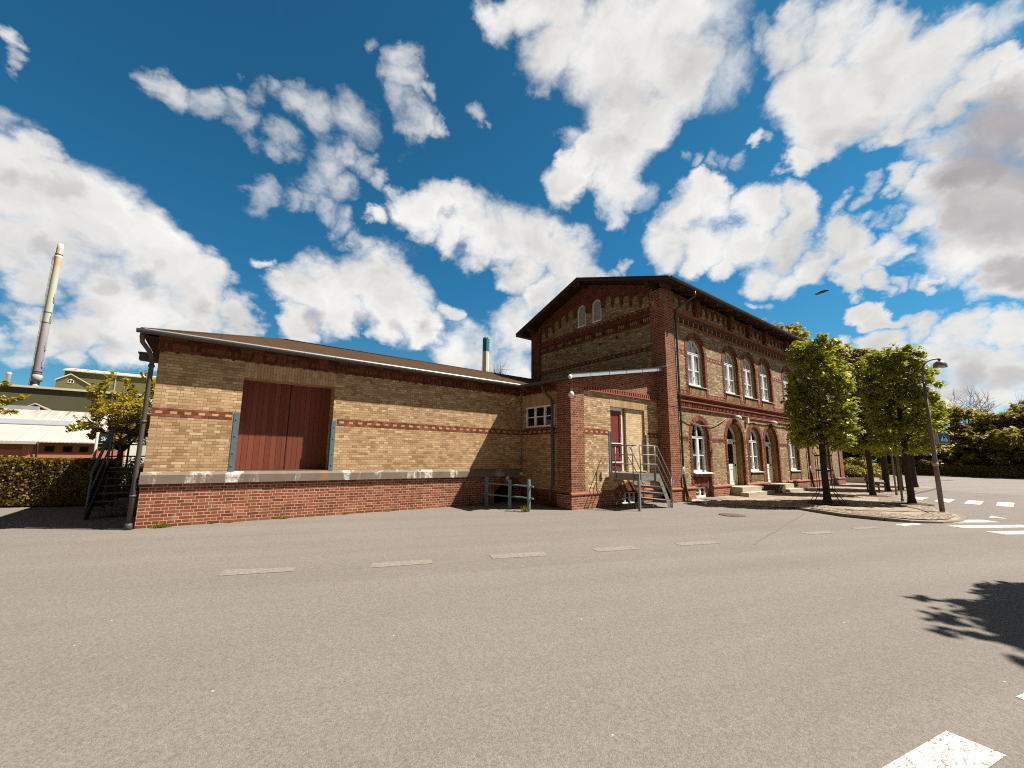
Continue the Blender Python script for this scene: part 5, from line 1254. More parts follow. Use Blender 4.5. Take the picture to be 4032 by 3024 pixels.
# black stairs on the left end of the shed
ls = thing('black_stairs', 'black steel stairs with handrail up the left end of the goods shed', 'stairs', (-.55, 2.5, 0))
for x in (-1.02, -.14):
    MB().beam((x, 1.95, .03), (x, 3.42, 1.06), .03, .20).build('stringer', 'black_steel', ls)
for i in range(6):
    y = 2.06+i*.245; z = .165+i*.163
    MB().box(-1.0, -.12, y, y+.25, z, z+.032).build('tread', 'zinc_dark', ls)
MB().box(-1.05, -.02, 3.45, 4.75, 1.0, 1.075).build('landing', 'black_steel', ls)
for (x, y) in ((-1.0, 3.5), (-1.0, 4.7), (-.1, 4.7), (-.1, 3.5)):
    MB().box(x-.03, x+.03, y-.03, y+.03, 0, 1.0).build('leg', 'black_steel', ls)
mb = MB(); mb.tube([(-1.04, 1.93, 0.0), (-1.04, 1.93, .98)], .022, 8); mb.beam((-1.05, 1.90, .98), (-1.04, 3.50, 2.02), .045, .07); mb.beam((-1.04, 1.93, .55), (-1.04, 3.45, 1.55), .03, .04)
mb.beam((-1.04, 3.48, 1.07), (-1.04, 3.48, 2.04), .04, .04)
mb.build('handrail', 'blue_steel', ls)
mb = MB()
for (x, y) in ((-1.02, 4.70), (-.82, 4.70), (-.06, 4.70)): mb.box(x-.022, x+.022, y-.022, y+.022, 1.05, 2.03)
for z in (2.03, 1.70, 1.37): mb.box(-1.04, -.03, 4.68, 4.72, z-.018, z+.018)
for z in (2.03, 1.70, 1.37): mb.box(-1.04, -1.0, 3.48, 4.70, z-.018, z+.018)
mb.build('landing_railing', 'black_steel', ls)

# dark sign on two posts behind the stairs
sg = thing('name_sign', 'dark sign board with white letters on a pale post behind the black stairs', 'sign', (-1.6, 6.3, 0))
mb = MB().box(-1.72, -1.40, 6.28, 6.31, 1.735, 2.03); mb.build('board', 'sign_navy', sg)
MB().box(-1.72, -1.40, 6.272, 6.31, 1.72, 1.733).build('board_edge', 'cap_metal', sg)
MB().tube([(-1.755, 6.29, .0), (-1.755, 6.29, 2.07)], .036, 10).tube([(-1.37, 6.29, .0), (-1.37, 6.29, 2.05)], .02, 8).build('post', 'cap_metal', sg)
def lettering(txt, loc, size, rotz, parent, mat, sx=1.0, align='LEFT'):
    cu = bpy.data.curves.new('lettering', 'FONT'); cu.body = txt; cu.size = size; cu.extrude = .002; cu.align_x = align
    o = bpy.data.objects.new('lettering', cu); COL.objects.link(o)
    dg = bpy.context.evaluated_depsgraph_get(); dg.update()
    me = bpy.data.meshes.new_from_object(o.evaluated_get(dg)); bpy.data.objects.remove(o)
    ob = bpy.data.objects.new('lettering', me); COL.objects.link(ob)
    me.materials.clear(); me.materials.append(MATS[mat])
    R = Matrix.Rotation(rotz, 4, 'Z') @ Matrix.Rotation(radians(90), 4, 'X') @ Matrix.Diagonal((sx, 1, 1, 1))
    me.transform(R); l = Vector(loc)-origin(parent)
    me.transform(Matrix.Translation(l)); ob.parent = parent
    return ob
lettering('Sk  l', (-1.665, 6.27, 1.81), .185, 0, sg, 'sign_white', .72)

# street lamp on the kerb, with the pedestrian crossing sign hung on it
lp = thing('street_lamp', 'tall grey street lamp with a curved arm and bell hood at the pavement corner', 'street lamp', (18.92, -8.64, .08))
lx, ly = 18.92, -8.64
ad = Vector((.811, -.585, 0)).normalized()
pts = [(lx, ly, .08), (lx, ly, 1.3), (lx, ly, 2.6), (lx, ly, 4.0)]
arm = [(.0, 4.22), (.005, 4.36), (.035, 4.48), (.10, 4.59), (.20, 4.67), (.34, 4.725), (.50, 4.755), (.59, 4.765)]
MB().tube(pts, [.060, .056, .046, .034], 14).build('post', 'lamp_post_paint', lp)
MB().tube([(lx, ly, 3.98)]+[(lx+ad.x*a, ly+ad.y*a, z) for a, z in arm], [.033]+[.027]*len(arm), 12).build('arm', 'lamp_post_paint', lp)
hx, hy = lx+ad.x*.585, ly+ad.y*.585
hd = MB().lathe([(0, .0), (.04, .0), (.10, -.025), (.14, -.07), (.157, -.13), (.160, -.205), (.148, -.207), (.145, -.14), (.10, -.06), (0, -.04)], (hx, hy, 4.685), 24).build('hood', 'lamp_hood', lp)
MB().lathe([(.025, .0), (.03, .03), (.045, .05), (.025, .09)], (hx, hy, 4.68), 12).build('hood_joint', 'lamp_post_paint', hd)
MB().lathe([(0, 0), (.10, .01), (.135, .04), (.0, .05)], (hx, hy, 4.475), 18).build('diffuser', 'lamp_glass', hd)
MB().box(lx-.12, lx-.03, ly+.02, ly+.06, 3.70, 3.74).build('bracket_stub', 'lamp_post_paint', lp)
MB().lathe([(.066, 0), (.066, .10)], (lx, ly, 1.42), 14).build('sticker_band', 'cap_metal', lp)
cs = thing('crossing_sign', 'blue square pedestrian crossing sign box hung on the street lamp', 'sign', (lx+ad.x*.32, ly+ad.y*.32, 2.25))
fn = Vector((-.60, -.80, 0)).normalized(); ft = Vector((.80, -.60, 0))
sc_ = Vector((lx, ly, 0))+ft*.36-Vector((0, 0, 0))
def SG(mb, a0, a1, z0, z1, d0, d1, mi=0):
    p = [sc_+ft*a+fn*d_+Vector((0, 0, z)) for d_ in (d0, d1) for (a, z) in ((a0, z0), (a1, z0), (a1, z1), (a0, z1))]
    i = len(mb.v); mb.v += [tuple(q) for q in p]
    for q in ((3, 2, 1, 0), (4, 5, 6, 7), (0, 1, 5, 4), (1, 2, 6, 5), (2, 3, 7, 6), (3, 0, 4, 7)):
        mb.f.append([i+k_ for k_ in q]); mb.mi.append(mi); mb.sm.append(False)
mb = MB(); SG(mb, -.17, .17, 2.09, 2.42, -.09, .0); mb.build('sign_box', 'sign_grey', cs)
mb = MB(); SG(mb, -.155, .155, 2.105, 2.405, .0, .004); face = mb.build('sign_face', 'sign_blue', cs)
tri = lambda pts, d_: [tuple(sc_+ft*a+fn*d_+Vector((0, 0, z))) for a, z in pts]
mb = MB(); mb.face(tri([(-.125, 2.165), (.125, 2.165), (0, 2.385)], .006)); mb.build('triangle', 'sign_white', face)
mb = MB()
fig = [[(-.010, 2.335), (.014, 2.335), (.018, 2.355), (.002, 2.368), (-.012, 2.355)], [(-.018, 2.33), (.022, 2.33), (.026, 2.27), (-.016, 2.27)],
       [(-.016, 2.272), (.008, 2.272), (-.022, 2.192), (-.042, 2.192)], [(.002, 2.272), (.026, 2.272), (.044, 2.192), (.024, 2.192)], [(-.018, 2.325), (-.042, 2.262), (-.032, 2.258), (-.012, 2.30)], [(.022, 2.325), (.044, 2.268), (.036, 2.262), (.018, 2.30)]]
for q in fig: mb.face(tri(q, .008))
for i in range(5): mb.face(tri([(-.118+i*.052, 2.168), (-.094+i*.052, 2.168), (-.090+i*.052, 2.190), (-.114+i*.052, 2.190)], .0085))
mb.build('walking_figure', 'sign_black', face)
mb = MB(); SG(mb, -.36, -.17, 2.28, 2.30, -.05, -.03); SG(mb, -.36, -.17, 2.15, 2.17, -.05, -.03); mb.build('mounting_arm', 'cap_metal', cs)
# two slim poles between the trees
for (x, y, h, lab) in ((21.88, -7.32, 2.9, 'slim grey pole standing beside the trunk nearest the street lamp'), (25.7, -6.52, 2.9, 'slim grey pole standing by the bench among the trees')):
    o = MB().tube([(x, y, .06), (x, y, h)], .035, 10).lathe([(.05, 0), (.04, .12), (.035, .13)], (x, y, .07), 10).build('sign_pole', 'lamp_post_paint')
    tag(o, lab, 'pole', 'poles on the forecourt')
# bench
bn = thing('park_bench', 'dark wooden slatted bench seen end-on among the tree trunks', 'bench', (27.0, -5.55, .08))
mb = MB()
for i in range(5): mb.box(26.35, 27.75, -5.85+i*.09, -5.775+i*.09, .50, .54)
mb.build('seat', 'bench_wood', bn)
mb = MB()
for i in range(3): mb.box(26.35, 27.75, -5.385, -5.355, .62+i*.11, .70+i*.11)
mb.build('backrest', 'bench_wood', bn)
for x in (26.45, 27.60):
    MB().box(x, x+.07, -5.85, -5.79, .07, .50).box(x, x+.07, -5.45, -5.39, .07, .92).box(x, x+.07, -5.85, -5.40, .44, .50).build('leg_frame', 'dark_concrete', bn)
# iron guard and ring round the first tree
tg = thing('tree_guard', 'rusty iron bar guard with a flared foot ring round the first clipped tree', 'tree guard', (18.23, -6.09, .08))
mb = MB()
for i in range(12):
    a = 2*pi*i/12; c_, s_ = cos(a), sin(a)
    mb.tube([(18.23+.50*c_, -6.09+.50*s_, .11), (18.23+.24*c_, -6.09+.24*s_, .52), (18.23+.225*c_, -6.09+.225*s_, 1.72), (18.23+.30*c_, -6.09+.30*s_, 1.84)], .010, 5)
mb.build('bars', 'tree_guard_iron', tg)
for z in (.53, 1.18, 1.68):
    MB().lathe([(.24, 0), (.245, 0), (.245, .045), (.235, .045), (.235, 0)], (18.23, -6.09, z), 24).build('hoop', 'tree_guard_iron', tg)
MB().lathe([(.44, 0.0), (.56, 0.0), (.56, .055), (.52, .06), (.44, .03)], (18.23, -6.09, .085), 32).build('foot_ring', 'rust_iron', tg)
# stone planter with a shrub at the far corner of the house
pl = thing('stone_planter', 'pale concrete planter box at the far corner of the station house', 'planter', (37.5, -2.6, 0))
MB().box(36.6, 38.6, -3.5, -1.3, .0, .42).build('box', 'concrete', pl)
MB().box(36.7, 38.5, -3.4, -1.4, .40, .44).build('soil', 'earth', pl)
# a dark bird gliding past
bd = MB()
bp, bf = Vector((21.28, -5.86, 8.55)), Vector((.20, -.95, .07)).normalized()
bs = Vector((.95, .2, .25)).normalized()
for j, t in enumerate([-.19, -.12, -.04, .05, .11, .15, .175, .19]): pass
R3 = Matrix((bs, bf.cross(bs), bf)).transposed()
bd.lathe([(.004, -.20), (.028, -.16), (.050, -.06), (.052, .03), (.036, .10), (.031, .13), (.030, .155), (.014, .175), (.003, .205)], bp, 10, axis=R3)
bo = bd.build('flying_bird', 'bird_black')
tag(bo, 'small dark bird gliding in the sky right of the station roof', 'bird')
for s in (-1, 1):
    w_ = MB()
    a = bp+bf*.09+bs*(s*.04); b_ = bp+bf*.02+bs*(s*.13)-Vector((0, 0, .03)); c_ = bp-bf*.28+bs*(s*.15)-Vector((0, 0, .06)); d_ = bp-bf*.06+bs*(s*.035)
    w_.face([a, b_, c_, d_]); w_.face([p-Vector((0, 0, .012)) for p in (d_, c_, b_, a)])
    w_.face([a, b_, b_-Vector((0, 0, .012)), a-Vector((0, 0, .012))]); w_.face([b_, c_, c_-Vector((0, 0, .012)), b_-Vector((0, 0, .012))]); w_.face([c_, d_, d_-Vector((0, 0, .012)), c_-Vector((0, 0, .012))])
    w_.build('wing', 'bird_black', bo)
w_ = MB(); w_.prism([(bp.x-.03, bp.y+.17), (bp.x+.03, bp.y+.17), (bp.x+.05, bp.y+.30), (bp.x-.06, bp.y+.30)], 'z', bp.z-.035, bp.z-.02); w_.build('tail', 'bird_black', bo)

# ================================================================== GREENERY
def leaf_quad(mb, p, size, nrm, mi=0):
    n = nrm.normalized(); a = n.orthogonal().normalized(); a.rotate(Matrix.Rotation(random.uniform(0, 6.28), 3, n)) if False else None
    ang = random.uniform(0, 2*pi); b = n.cross(a); u = a*cos(ang)+b*sin(ang); v = n.cross(u)
    l = size*random.uniform(.7, 1.25); w_ = l*random.uniform(.34, .48)
    i = len(mb.v)
    mb.v += [tuple(p-u*l*.5), tuple(p+v*w_-n*l*.05), tuple(p+u*l*.5-n*l*.12), tuple(p-v*w_-n*l*.05)]
    mb.f.append([i, i+1, i+2, i+3]); mb.mi.append(mi); mb.sm.append(False)
def rnd_dir():
    while True:
        v = Vector((random.uniform(-1, 1), random.uniform(-1, 1), random.uniform(-1, 1)))
        if .05 < v.length < 1: return v.normalized()
def clump(mb, c, r, n, size, droop=.35, flat=.7):
    for _ in range(n):
        d = rnd_dir(); rr = r*random.random()**.45
        p = c+Vector((d.x, d.y, d.z*flat))*rr
        nn = (d*.6+Vector((0, 0, .9))+rnd_dir()*.55)
        leaf_quad(mb, p, size, nn)
def branch(mb, a, b, r0, r1, n=5, wob_=.06, sides=6):
    pts = [a.lerp(b, i/n)+(rnd_dir()*wob_*(a-b).length*.25 if 0 < i < n else Vector((0, 0, 0))) for i in range(n+1)]
    mb.tube(pts, [r0+(r1-r0)*i/n for i in range(n+1)], sides)
    return pts
def clipped_lime(loc, seed, hw=.91, z0=2.05, z1=5.62, ncl=440, nl=40, off=(0.08, -0.06), size=.112):
    """street lime clipped to an upright block: straight trunk, spreading limbs, loose leafy faces"""
    st_ = random.getstate(); random.seed(seed)
    root = thing('clipped_lime_tree', None, 'tree', loc); B = Vector(loc)
    tr = MB()
    tr.tube([B+Vector((0, 0, -.05)), B+Vector((.01, 0, .25)), B+Vector((.0, .01, 1.1)), B+Vector((.02, 0, 2.0)), B+Vector((.05, .02, 3.2)), B+Vector((.09, -.03, 4.4)), B+Vector((.1, 0, 5.1))], [.14, .106, .096, .09, .07, .045, .02], 10)
    ends = []
    for i in range(26):
        z = random.uniform(1.95, 4.7); a = i*2.4+random.uniform(-.3, .3); r = random.uniform(.55, .92)*hw
        s = B+Vector((.03, 0, z)); e = B+Vector((off[0]+r*cos(a), off[1]+r*sin(a), min(z+random.uniform(.15, .7), z1-.2)))
        pts = branch(tr, s, e, .042*(1.25-z/6), .010, 4, .3); ends.append(e)
        for q in range(3):
            s2 = pts[random.randint(1, 3)]; e2 = s2+Vector((random.uniform(-.5, .5), random.uniform(-.5, .5), random.uniform(.05, .5))); branch(tr, s2, e2, .014, .004, 2, .2, 4); ends.append(e2)
    tr.build('trunk', 'bark', root)
    cr = MB(); gapc = [Vector((random.uniform(-.8, .8)*hw, random.uniform(-.8, .8)*hw, random.uniform(z0+.5, z1-.5))) for _ in range(7)]
    made = 0; guard = 0
    while made < ncl and guard < ncl*6:
        guard += 1
        x, y = random.uniform(-1, 1), random.uniform(-1, 1); z = random.uniform(z0, z1)
        t = (z-z0)/(z1-z0)
        lim = 1.0-.28*max(0, t-.62)/.38-.10*max(0, .14-t)/.14
        lim *= 1+.13*mnoise.noise(Vector((x*1.5+seed, y*1.5, z*.9)))
        m_ = (abs(x)**2.7+abs(y)**2.7)**(1/2.7)
        if m_ > lim: continue
        if m_ < lim*.6 and random.random() < .7 and t < .86: continue
        p = Vector((x*hw, y*hw, z))
        if any((p-g).length < .34 for g in gapc): continue
        clump(cr, B+p+Vector((off[0], off[1], 0)), random.uniform(.15, .25), int(nl*random.uniform(.6, 1.3)), size); made += 1
    for _ in range(int(26*max(1, (hw/.97)**2))):
        a = random.uniform(0, 2*pi); p = B+Vector((off[0]+hw*random.uniform(.3, .9)*cos(a), off[1]+hw*random.uniform(.3, .9)*sin(a), z1+random.uniform(-.1, .16)))
        clump(cr, p, .14, 12, size)
        p = B+Vector((off[0]+hw*random.uniform(.3, 1.0)*cos(a), off[1]+hw*random.uniform(.3, 1.0)*sin(a), z0-random.uniform(.0, .22))); clump(cr, p, .15, 10, size)
    cr.build('crown', 'leaf_lime', root)
    random.setstate(st_)
    return root
T1 = clipped_lime((18.23, -6.09, .08), 11)
T1['label'] = 'clipped lime tree with an iron guard, nearest the station windows'
T5 = clipped_lime((21.12, -7.68, .08), 23, hw=.97, z0=1.95, z1=5.45)
T5['label'] = 'clipped lime tree just left of the street lamp'
GRP = 'clipped lime trees on the forecourt'
T1['group'] = GRP; T5['group'] = GRP
for (src, loc, rz, sz, lab) in ((T1, (24.12, -6.07, .08), 1.9, 1.0, 'clipped lime tree in the row, second from the station windows'), (T5, (28.25, -5.79, .08), 2.6, 1.0, 'clipped lime tree whose trunk rises behind the bench'),
                           (T1, (29.66, -6.02, .08), 3.5, 1.02, 'clipped lime tree with a dark trunk between the two slim poles'), (T5, (34.74, -5.81, .08), .8, 1.08, 'clipped lime tree at the far end of the forecourt')):
    c = dup_tree(src, (0, 0, 0)); c.location = loc; c.rotation_euler.z = rz; c.scale = (sz, sz, sz); c['label'] = lab; c['group'] = GRP
T9 = clipped_lime((11.62, -14.22, 0), 31, hw=1.85, z0=2.4, z1=7.0, ncl=1100, nl=48, size=.14)
T9['label'] = 'broad clipped lime tree across the road that shades the asphalt'; T9['group'] = GRP
# earth pits at the trunks
for (x, y) in ((21.12, -7.68), (24.12, -6.07), (28.25, -5.79), (29.66, -6.02)):
    o = MB().lathe([(.0, 0), (.55, 0), (.5, .012), (0, .014)], (x, y, .089), 20).build('tree_pit', 'earth'); tag(o, kind='structure')

def big_tree(loc, h, w, leafm, seed, name, label, ncl=110, nl=26, size=.34, trunk_h=.22, group=None, sparse=1.0, barkm='bark', wy=None):
    st_ = random.getstate(); random.seed(seed)
    root = thing(name, label, 'tree', loc, group); B = Vector(loc); wy = wy or w
    tr = MB(); tr.tube([B+Vector((0, 0, -.2)), B+Vector((.02*h, 0, h*.3)), B+Vector((.0, .02*h, h*.6)), B+Vector((0, 0, h*.86))], [h*.022, h*.017, h*.010, h*.003], 8)
    cr = MB(); lobes = []
    for i in range(11):
        a = i*2.4; q = random.random()
        lobes.append((B+Vector((w*.55*cos(a)*random.uniform(.3, 1), wy*.55*sin(a)*random.uniform(.3, 1), h*(trunk_h+.16+.62*q))), random.uniform(.24, .40)*w*(1.15-.4*q)))
    lobes.append((B+Vector((0, 0, h*.84)), .30*w))
    for c, r in lobes:
        branch(tr, B+Vector((0, 0, max(h*.15, c.z-B.z-h*.25))), c, h*.008, h*.002, 4, .2, 5)
        for _ in range(4): branch(tr, c, c+rnd_dir()*r*.9, h*.003, h*.001, 2, .2, 4)
    for i in range(ncl):
        c, r = random.choice(lobes); d = rnd_dir()
        if d.z < -.3 and random.random() < .5: d.z *= -1
        p = c+Vector((d.x, d.y, d.z*.8))*r*random.uniform(.55, 1.08)
        clump(cr, p, random.uniform(.12, .22)*w*.55, int(nl*sparse*random.uniform(.6, 1.3)), size)
    tr.build('trunk', barkm, root); cr.build('crown', leafm, root)
    random.setstate(st_); return root
def bare_tree(loc, h, w, seed, label, group=None, n=260, z0=.35, mat='twig'):
    st_ = random.getstate(); random.seed(seed)
    root = thing('bare_tree', label, 'tree', loc, group); B = Vector(loc)
    tr = MB(); tr.tube([B, B+Vector((.1, 0, h*.35)), B+Vector((0, .1, h*.62))], [h*.02, h*.014, h*.006], 8)
    tr.build('trunk', 'bark', root); tw = MB()
    for i in range(16):
        a = i*2.4; s = B+Vector((0, 0, h*random.uniform(z0, .6))); e = B+Vector((w*.5*cos(a)*random.uniform(.4, 1), w*.5*sin(a)*random.uniform(.4, 1), h*random.uniform(.72, 1.0)))
        pts = branch(tw, s, e, h*.006, h*.0014, 5, .35, 5)
        for j in range(n//16):
            p = pts[random.randint(2, 5)].lerp(pts[random.randint(2, 5)], random.random()); q = p+Vector((random.gauss(0, .10*w), random.gauss(0, .10*w), abs(random.gauss(0, .10*h))*.8)); branch(tw, p, q, h*.0016, h*.0006, 2, .3, 3)
    tw.build('crown', mat, root); random.setstate(st_); return root

# trees behind the house and at the far side of the square
for i, (x, y, h, w_, m_, lab) in enumerate([(46, 4.4, 14.2, 5.0, 'leaf_olive', 'tall olive tree top showing above the eaves of the station house'), (46.5, .6, 12.6, 4.6, 'leaf_olive', 'rounded olive tree top behind the nearest clipped lime'),
                                      (47, -2.3, 10.6, 4.0, 'leaf_olive', 'lower olive tree top right of the station house roof')]):
    big_tree((x, y, 0), h, w_, m_, 40+i, 'park_tree', lab, 150, 26, .36, group='trees beyond the station house')
right = [(74, 13.5, 7.5, 7, 'leaf_dark'), (72.5, 8.0, 7.0, 6, 'leaf_olive'), (74, 3.0, 7.2, 6.5, 'leaf_dark'), (72, -1.2, 6.4, 6, 'leaf_olive'), (73, -4.6, 7.6, 6.5, 'leaf_olive'), (71.8, -8.0, 7.0, 6.2, 'leaf_dark'),
         (73.5, -10.2, 8.4, 6.4, 'leaf_olive'), (72, -13.5, 7.6, 6.4, 'leaf_dark'), (74, -17, 8.5, 7, 'leaf_olive'), (75, -2.9, 7.0, 5.5, 'leaf_dark'), (76, 5.5, 7.4, 6, 'leaf_dark')]
RL = ['dark tree far left behind the station house corner', 'olive tree seen low between the lime trunks', 'dark tree behind the rail fence', 'olive tree straight behind the street lamp foot', 'broad olive tree under the bare treetop right of the lamp',
      'dark bushy tree in the middle of the roadside row', 'tallest olive tree of the roadside row', 'dark tree at the right edge behind the hedge', 'olive tree beyond the right edge of the roadside row', 'dark tree filling the gap just right of the lamp post', 'dark tree standing behind the gap of the rail fence']
for i, ((x, y, h, w_, m_), lab) in enumerate(zip(right, RL)):
    big_tree((x, y, 0), h, w_, m_, 60+i, 'roadside_tree', lab, 420, 30, .40, .02, group='roadside trees beyond the square')
bare_tree((78, -5.3, 0), 10.6, 5.5, 5, 'bare tree rising behind the olive trees right of the lamp', n=420)
bare_tree((80, -10.8, 0), 10.2, 5.0, 6, 'thin bare tree behind the right end of the roadside row', n=300)
bare_tree((36.3, 40.5, 0), 16.0, 5.6, 8, 'bare treetop by the blue and white chimney', n=420)
# hedges: dense leaf skins on a twiggy core
def hedge(name, label, path, h, thick, leafm, n, size, seed, core='earth'):
    st_ = random.getstate(); random.seed(seed)
    root = thing(name, label, 'hedge', (path[0][0], path[0][1], 0)); co = MB(); lf = MB()
    tot = sum((Vector(b)-Vector(a)).length for a, b in zip(path, path[1:]))
    for a, b in zip(path, path[1:]):
        a = Vector((a[0], a[1], 0)); b = Vector((b[0], b[1], 0)); d = (b-a).normalized(); s = Vector((-d.y, d.x, 0)); L = (b-a).length
        q = [a-s*(thick/2-.12), b-s*(thick/2-.12), b+s*(thick/2-.12), a+s*(thick/2-.12)]
        co.prism([(p.x, p.y) for p in q], 'z', 0, h-.14)
        for i in range(int(n*L/tot)):
            u = random.uniform(0, L); f = random.random(); wv = .15*mnoise.noise(Vector((u*1.3, seed, f*3)))
            if f < .46: p = a+d*u+s*(thick/2+wv-random.uniform(0, .12))+Vector((0, 0, random.uniform(.05, h))); nn = s
            elif f < .78: p = a+d*u+s*random.uniform(-thick/2, thick/2)+Vector((0, 0, h+wv-random.uniform(0, .14))); nn = Vector((0, 0, 1))
            elif f < .92: p = a+d*u-s*(thick/2+wv-random.uniform(0, .1))+Vector((0, 0, random.uniform(.05, h))); nn = -s
            else: p = (a if random.random() < .5 else b)+s*random.uniform(-thick/2, thick/2)+Vector((0, 0, random.uniform(.05, h)))+d*random.uniform(-.06, .06); nn = d
            leaf_quad(lf, p, size, nn+rnd_dir()*.8)
    co.build('core', core, root); lf.build('foliage', leafm, root); random.setstate(st_); return root
hedge('hedge', 'brownish clipped hedge left of the black stairs', [(-1.35, 5.45), (-4.2, 6.6), (-10, 8.5)], 1.28, 1.2, 'leaf_hedge', 60000, .070, 3)
hedge('hedge', 'long dark hedge along the far side of the road', [(69.2, -24), (69.2, 16)], 1.22, 1.6, 'leaf_dark', 16000, .20, 4)
# shrubs
def shrub(name, label, loc, rx, ry, h, leafm, n, size, seed, stems=10):
    st_ = random.getstate(); random.seed(seed)
    root = thing(name, label, 'shrub', loc); B = Vector(loc); s_ = MB(); lf = MB()
    for i in range(stems):
        a = i*2.4; branch(s_, B, B+Vector((rx*.7*cos(a), ry*.7*sin(a), h*random.uniform(.5, .9))), .02*h, .004*h, 3, .2, 5)
    for i in range(n//18):
        d = rnd_dir(); d.z = abs(d.z); p = B+Vector((d.x*rx, d.y*ry, d.z*h*.95))*random.uniform(.55, 1.0); clump(lf, p, .22*min(rx, h), 18, size)
    s_.build('stems', 'bark', root); lf.build('foliage', leafm, root); random.setstate(st_); return root
shrub('shrub', 'rounded dark shrub in the planter at the far corner of the house', (37.6, -2.35, .42), .95, .85, .90, 'leaf_dark', 2600, .12, 1)
shrub('shrub', 'bright green shrub seen through the landing rails of the black stairs', (-.75, 8.2, 0), 1.1, .9, 1.45, 'leaf_grass', 4200, .09, 2)
shrub('shrub', 'low leafy bush behind the hedge end', (-2.4, 8.6, 0), 1.0, .8, 1.25, 'leaf_olive', 2600, .09, 5)
shrub('shrub', 'pale green bush at the foot of the far fence', (58, 1.6, 0), 1.6, 2.2, 2.0, 'leaf_grass', 2200, .22, 6)
shrub('shrub', 'dark bush behind the shrub planter', (48, -.2, 0), 1.6, 1.8, 2.2, 'leaf_dark', 2200, .22, 7)
# the gold-green tree behind the stairs
def spring_tree(loc, h, spread, seed, label, leafm, n, size, lean=(0, 0)):
    st_ = random.getstate(); random.seed(seed)
    root = thing('young_tree', label, 'tree', loc); B = Vector(loc); tr = MB(); cr = MB()
    tr.tube([B+Vector((0, 0, -.1)), B+Vector((.02, 0, h*.2)), B+Vector((.0, .03, h*.34))], [.09, .075, .06], 8)
    fork = B+Vector((0, .03, h*.33))
    for i in range(9):
        a = i*2.4+.5; e = B+Vector((lean[0]+spread*cos(a)*random.uniform(.45, 1), spread*sin(a)*random.uniform(.45, 1), h*random.uniform(.6, .98)))
        pts = branch(tr, fork, e, .045, .010, 5, .35, 6)
        for j in range(9):
            s = pts[random.randint(1, 5)]; q = s+Vector((random.gauss(0, .28*spread), random.gauss(0, .28*spread), random.uniform(-.05, .22)*h)); branch(tr, s, q, .012, .003, 3, .3, 4)
            for k_ in range(n//81):
                leaf_quad(cr, s.lerp(q, random.uniform(.3, 1.15))+rnd_dir()*.12, size, Vector((0, 0, 1))+rnd_dir()*.9)
    tr.build('trunk', 'bark', root); cr.build('crown', leafm, root); random.setstate(st_); return root
spring_tree((-1.55, 9.2, 0), 4.5, 1.42, 12, 'young tree with sparse golden green leaves behind the black stairs', 'leaf_gold', 9000, .11)
spring_tree((-9.3, 20, 0), 5.0, 1.7, 13, 'golden leaved tree at the left edge before the white hall roof', 'leaf_gold', 7000, .20)
# weeds at the foot of the walls
def weed(loc, r, h, n, label, seed):
    st_ = random.getstate(); random.seed(seed); mb = MB(); B = Vector(loc)
    for i in range(n):
        a = random.uniform(0, 2*pi); q = r*random.random(); p = B+Vector((q*cos(a), q*sin(a)*.35, 0)); t = p+Vector((random.gauss(0, .35*r), -abs(random.gauss(0, .25*r)), h*random.uniform(.4, 1.1)))
        s = Vector((random.uniform(-1, 1), random.uniform(-1, 1), 0)).normalized()*.007; mb.face([p-s, p+s, t])
    o = mb.build('weed_tuft', 'leaf_grass'); tag(o, label, 'weed', 'weeds along the walls'); random.setstate(st_)
for i, (loc, r, h, n, lab) in enumerate([((.42, -.07, 0), .17, .13, 150, 'largest weed tuft at the left corner of the shed base'), ((1.22, -.05, 0), .07, .06, 50, 'small weed tuft left of the goods door at the shed base'),
        ((1.55, -.05, 0), .09, .07, 60, 'weed tuft under the left goods door guard'), ((2.62, -.05, 0), .10, .09, 60, 'weed tuft below the middle of the goods door'), ((4.0, -.05, 0), .10, .08, 60, 'weed tuft at the shed base right of the goods door'),
        ((5.1, -.05, 0), .12, .05, 50, 'flat weed tuft at the middle of the shed base'), ((8.33, -1.98, 0), .16, .20, 130, 'bright grass tuft at the foot of the blue-green rail post'), ((15.15, -2.92, .03), .20, .17, 150, 'grass tuft at the foot of the station downpipe'),
        ((28.0, -2.9, .08), .18, .12, 90, 'grass tuft at the black standpipe of the station house')]):
    weed(loc, r, h, n, lab, 70+i)

# ================================================================== BUILDINGS FAR LEFT AND CHIMNEYS
m, k, out = newmat('corrugated_roof')
P = pos(k); s = k.n('ShaderNodeSeparateXYZ', {0: P})
cf = k.math('SINE', k.math('MULTIPLY', s.outputs[0], 2*pi/.20))
sm_ = k.math('FRACT', k.math('DIVIDE', s.outputs[0], 1.05))
sm2 = k.math('FRACT', k.math('DIVIDE', s.outputs[1], 1.55))
seam_ = k.math('MAXIMUM', k.math('GREATER_THAN', k.math('ABSOLUTE', k.math('SUBTRACT', sm_, .5)), .465), k.math('MULTIPLY', k.math('GREATER_THAN', k.math('ABSOLUTE', k.math('SUBTRACT', sm2, .5)), .47), .6))
dirt = k.math('MULTIPLY', k.step(k.noise(k.vmath('MULTIPLY', P, (5, .4, 1)), 1.0, 4, .6).outputs[0], .38, .72), k.step(s.outputs[1], 33.2, 35.8))
c = k.mix(k.noise(P, .7, 5).outputs[0], (.34, .32, .285), (.47, .445, .40))
c = k.mix(k.math('MULTIPLY', seam_, .45), c, (.28, .25, .21)); c = k.mix(k.math('MULTIPLY', dirt, .75), c, (.13, .11, .10))
fin(k, out, c, .8, cf, .3, .02)
hall = thing('factory_hall', 'low red brick factory hall with a wide white corrugated roof', 'building', (-12, 30, 0))
mb = MB(); mb.box(-50, -5.45, 30, 42, 0, 2.02)
mb.build('wall', 'hall_red', hall)
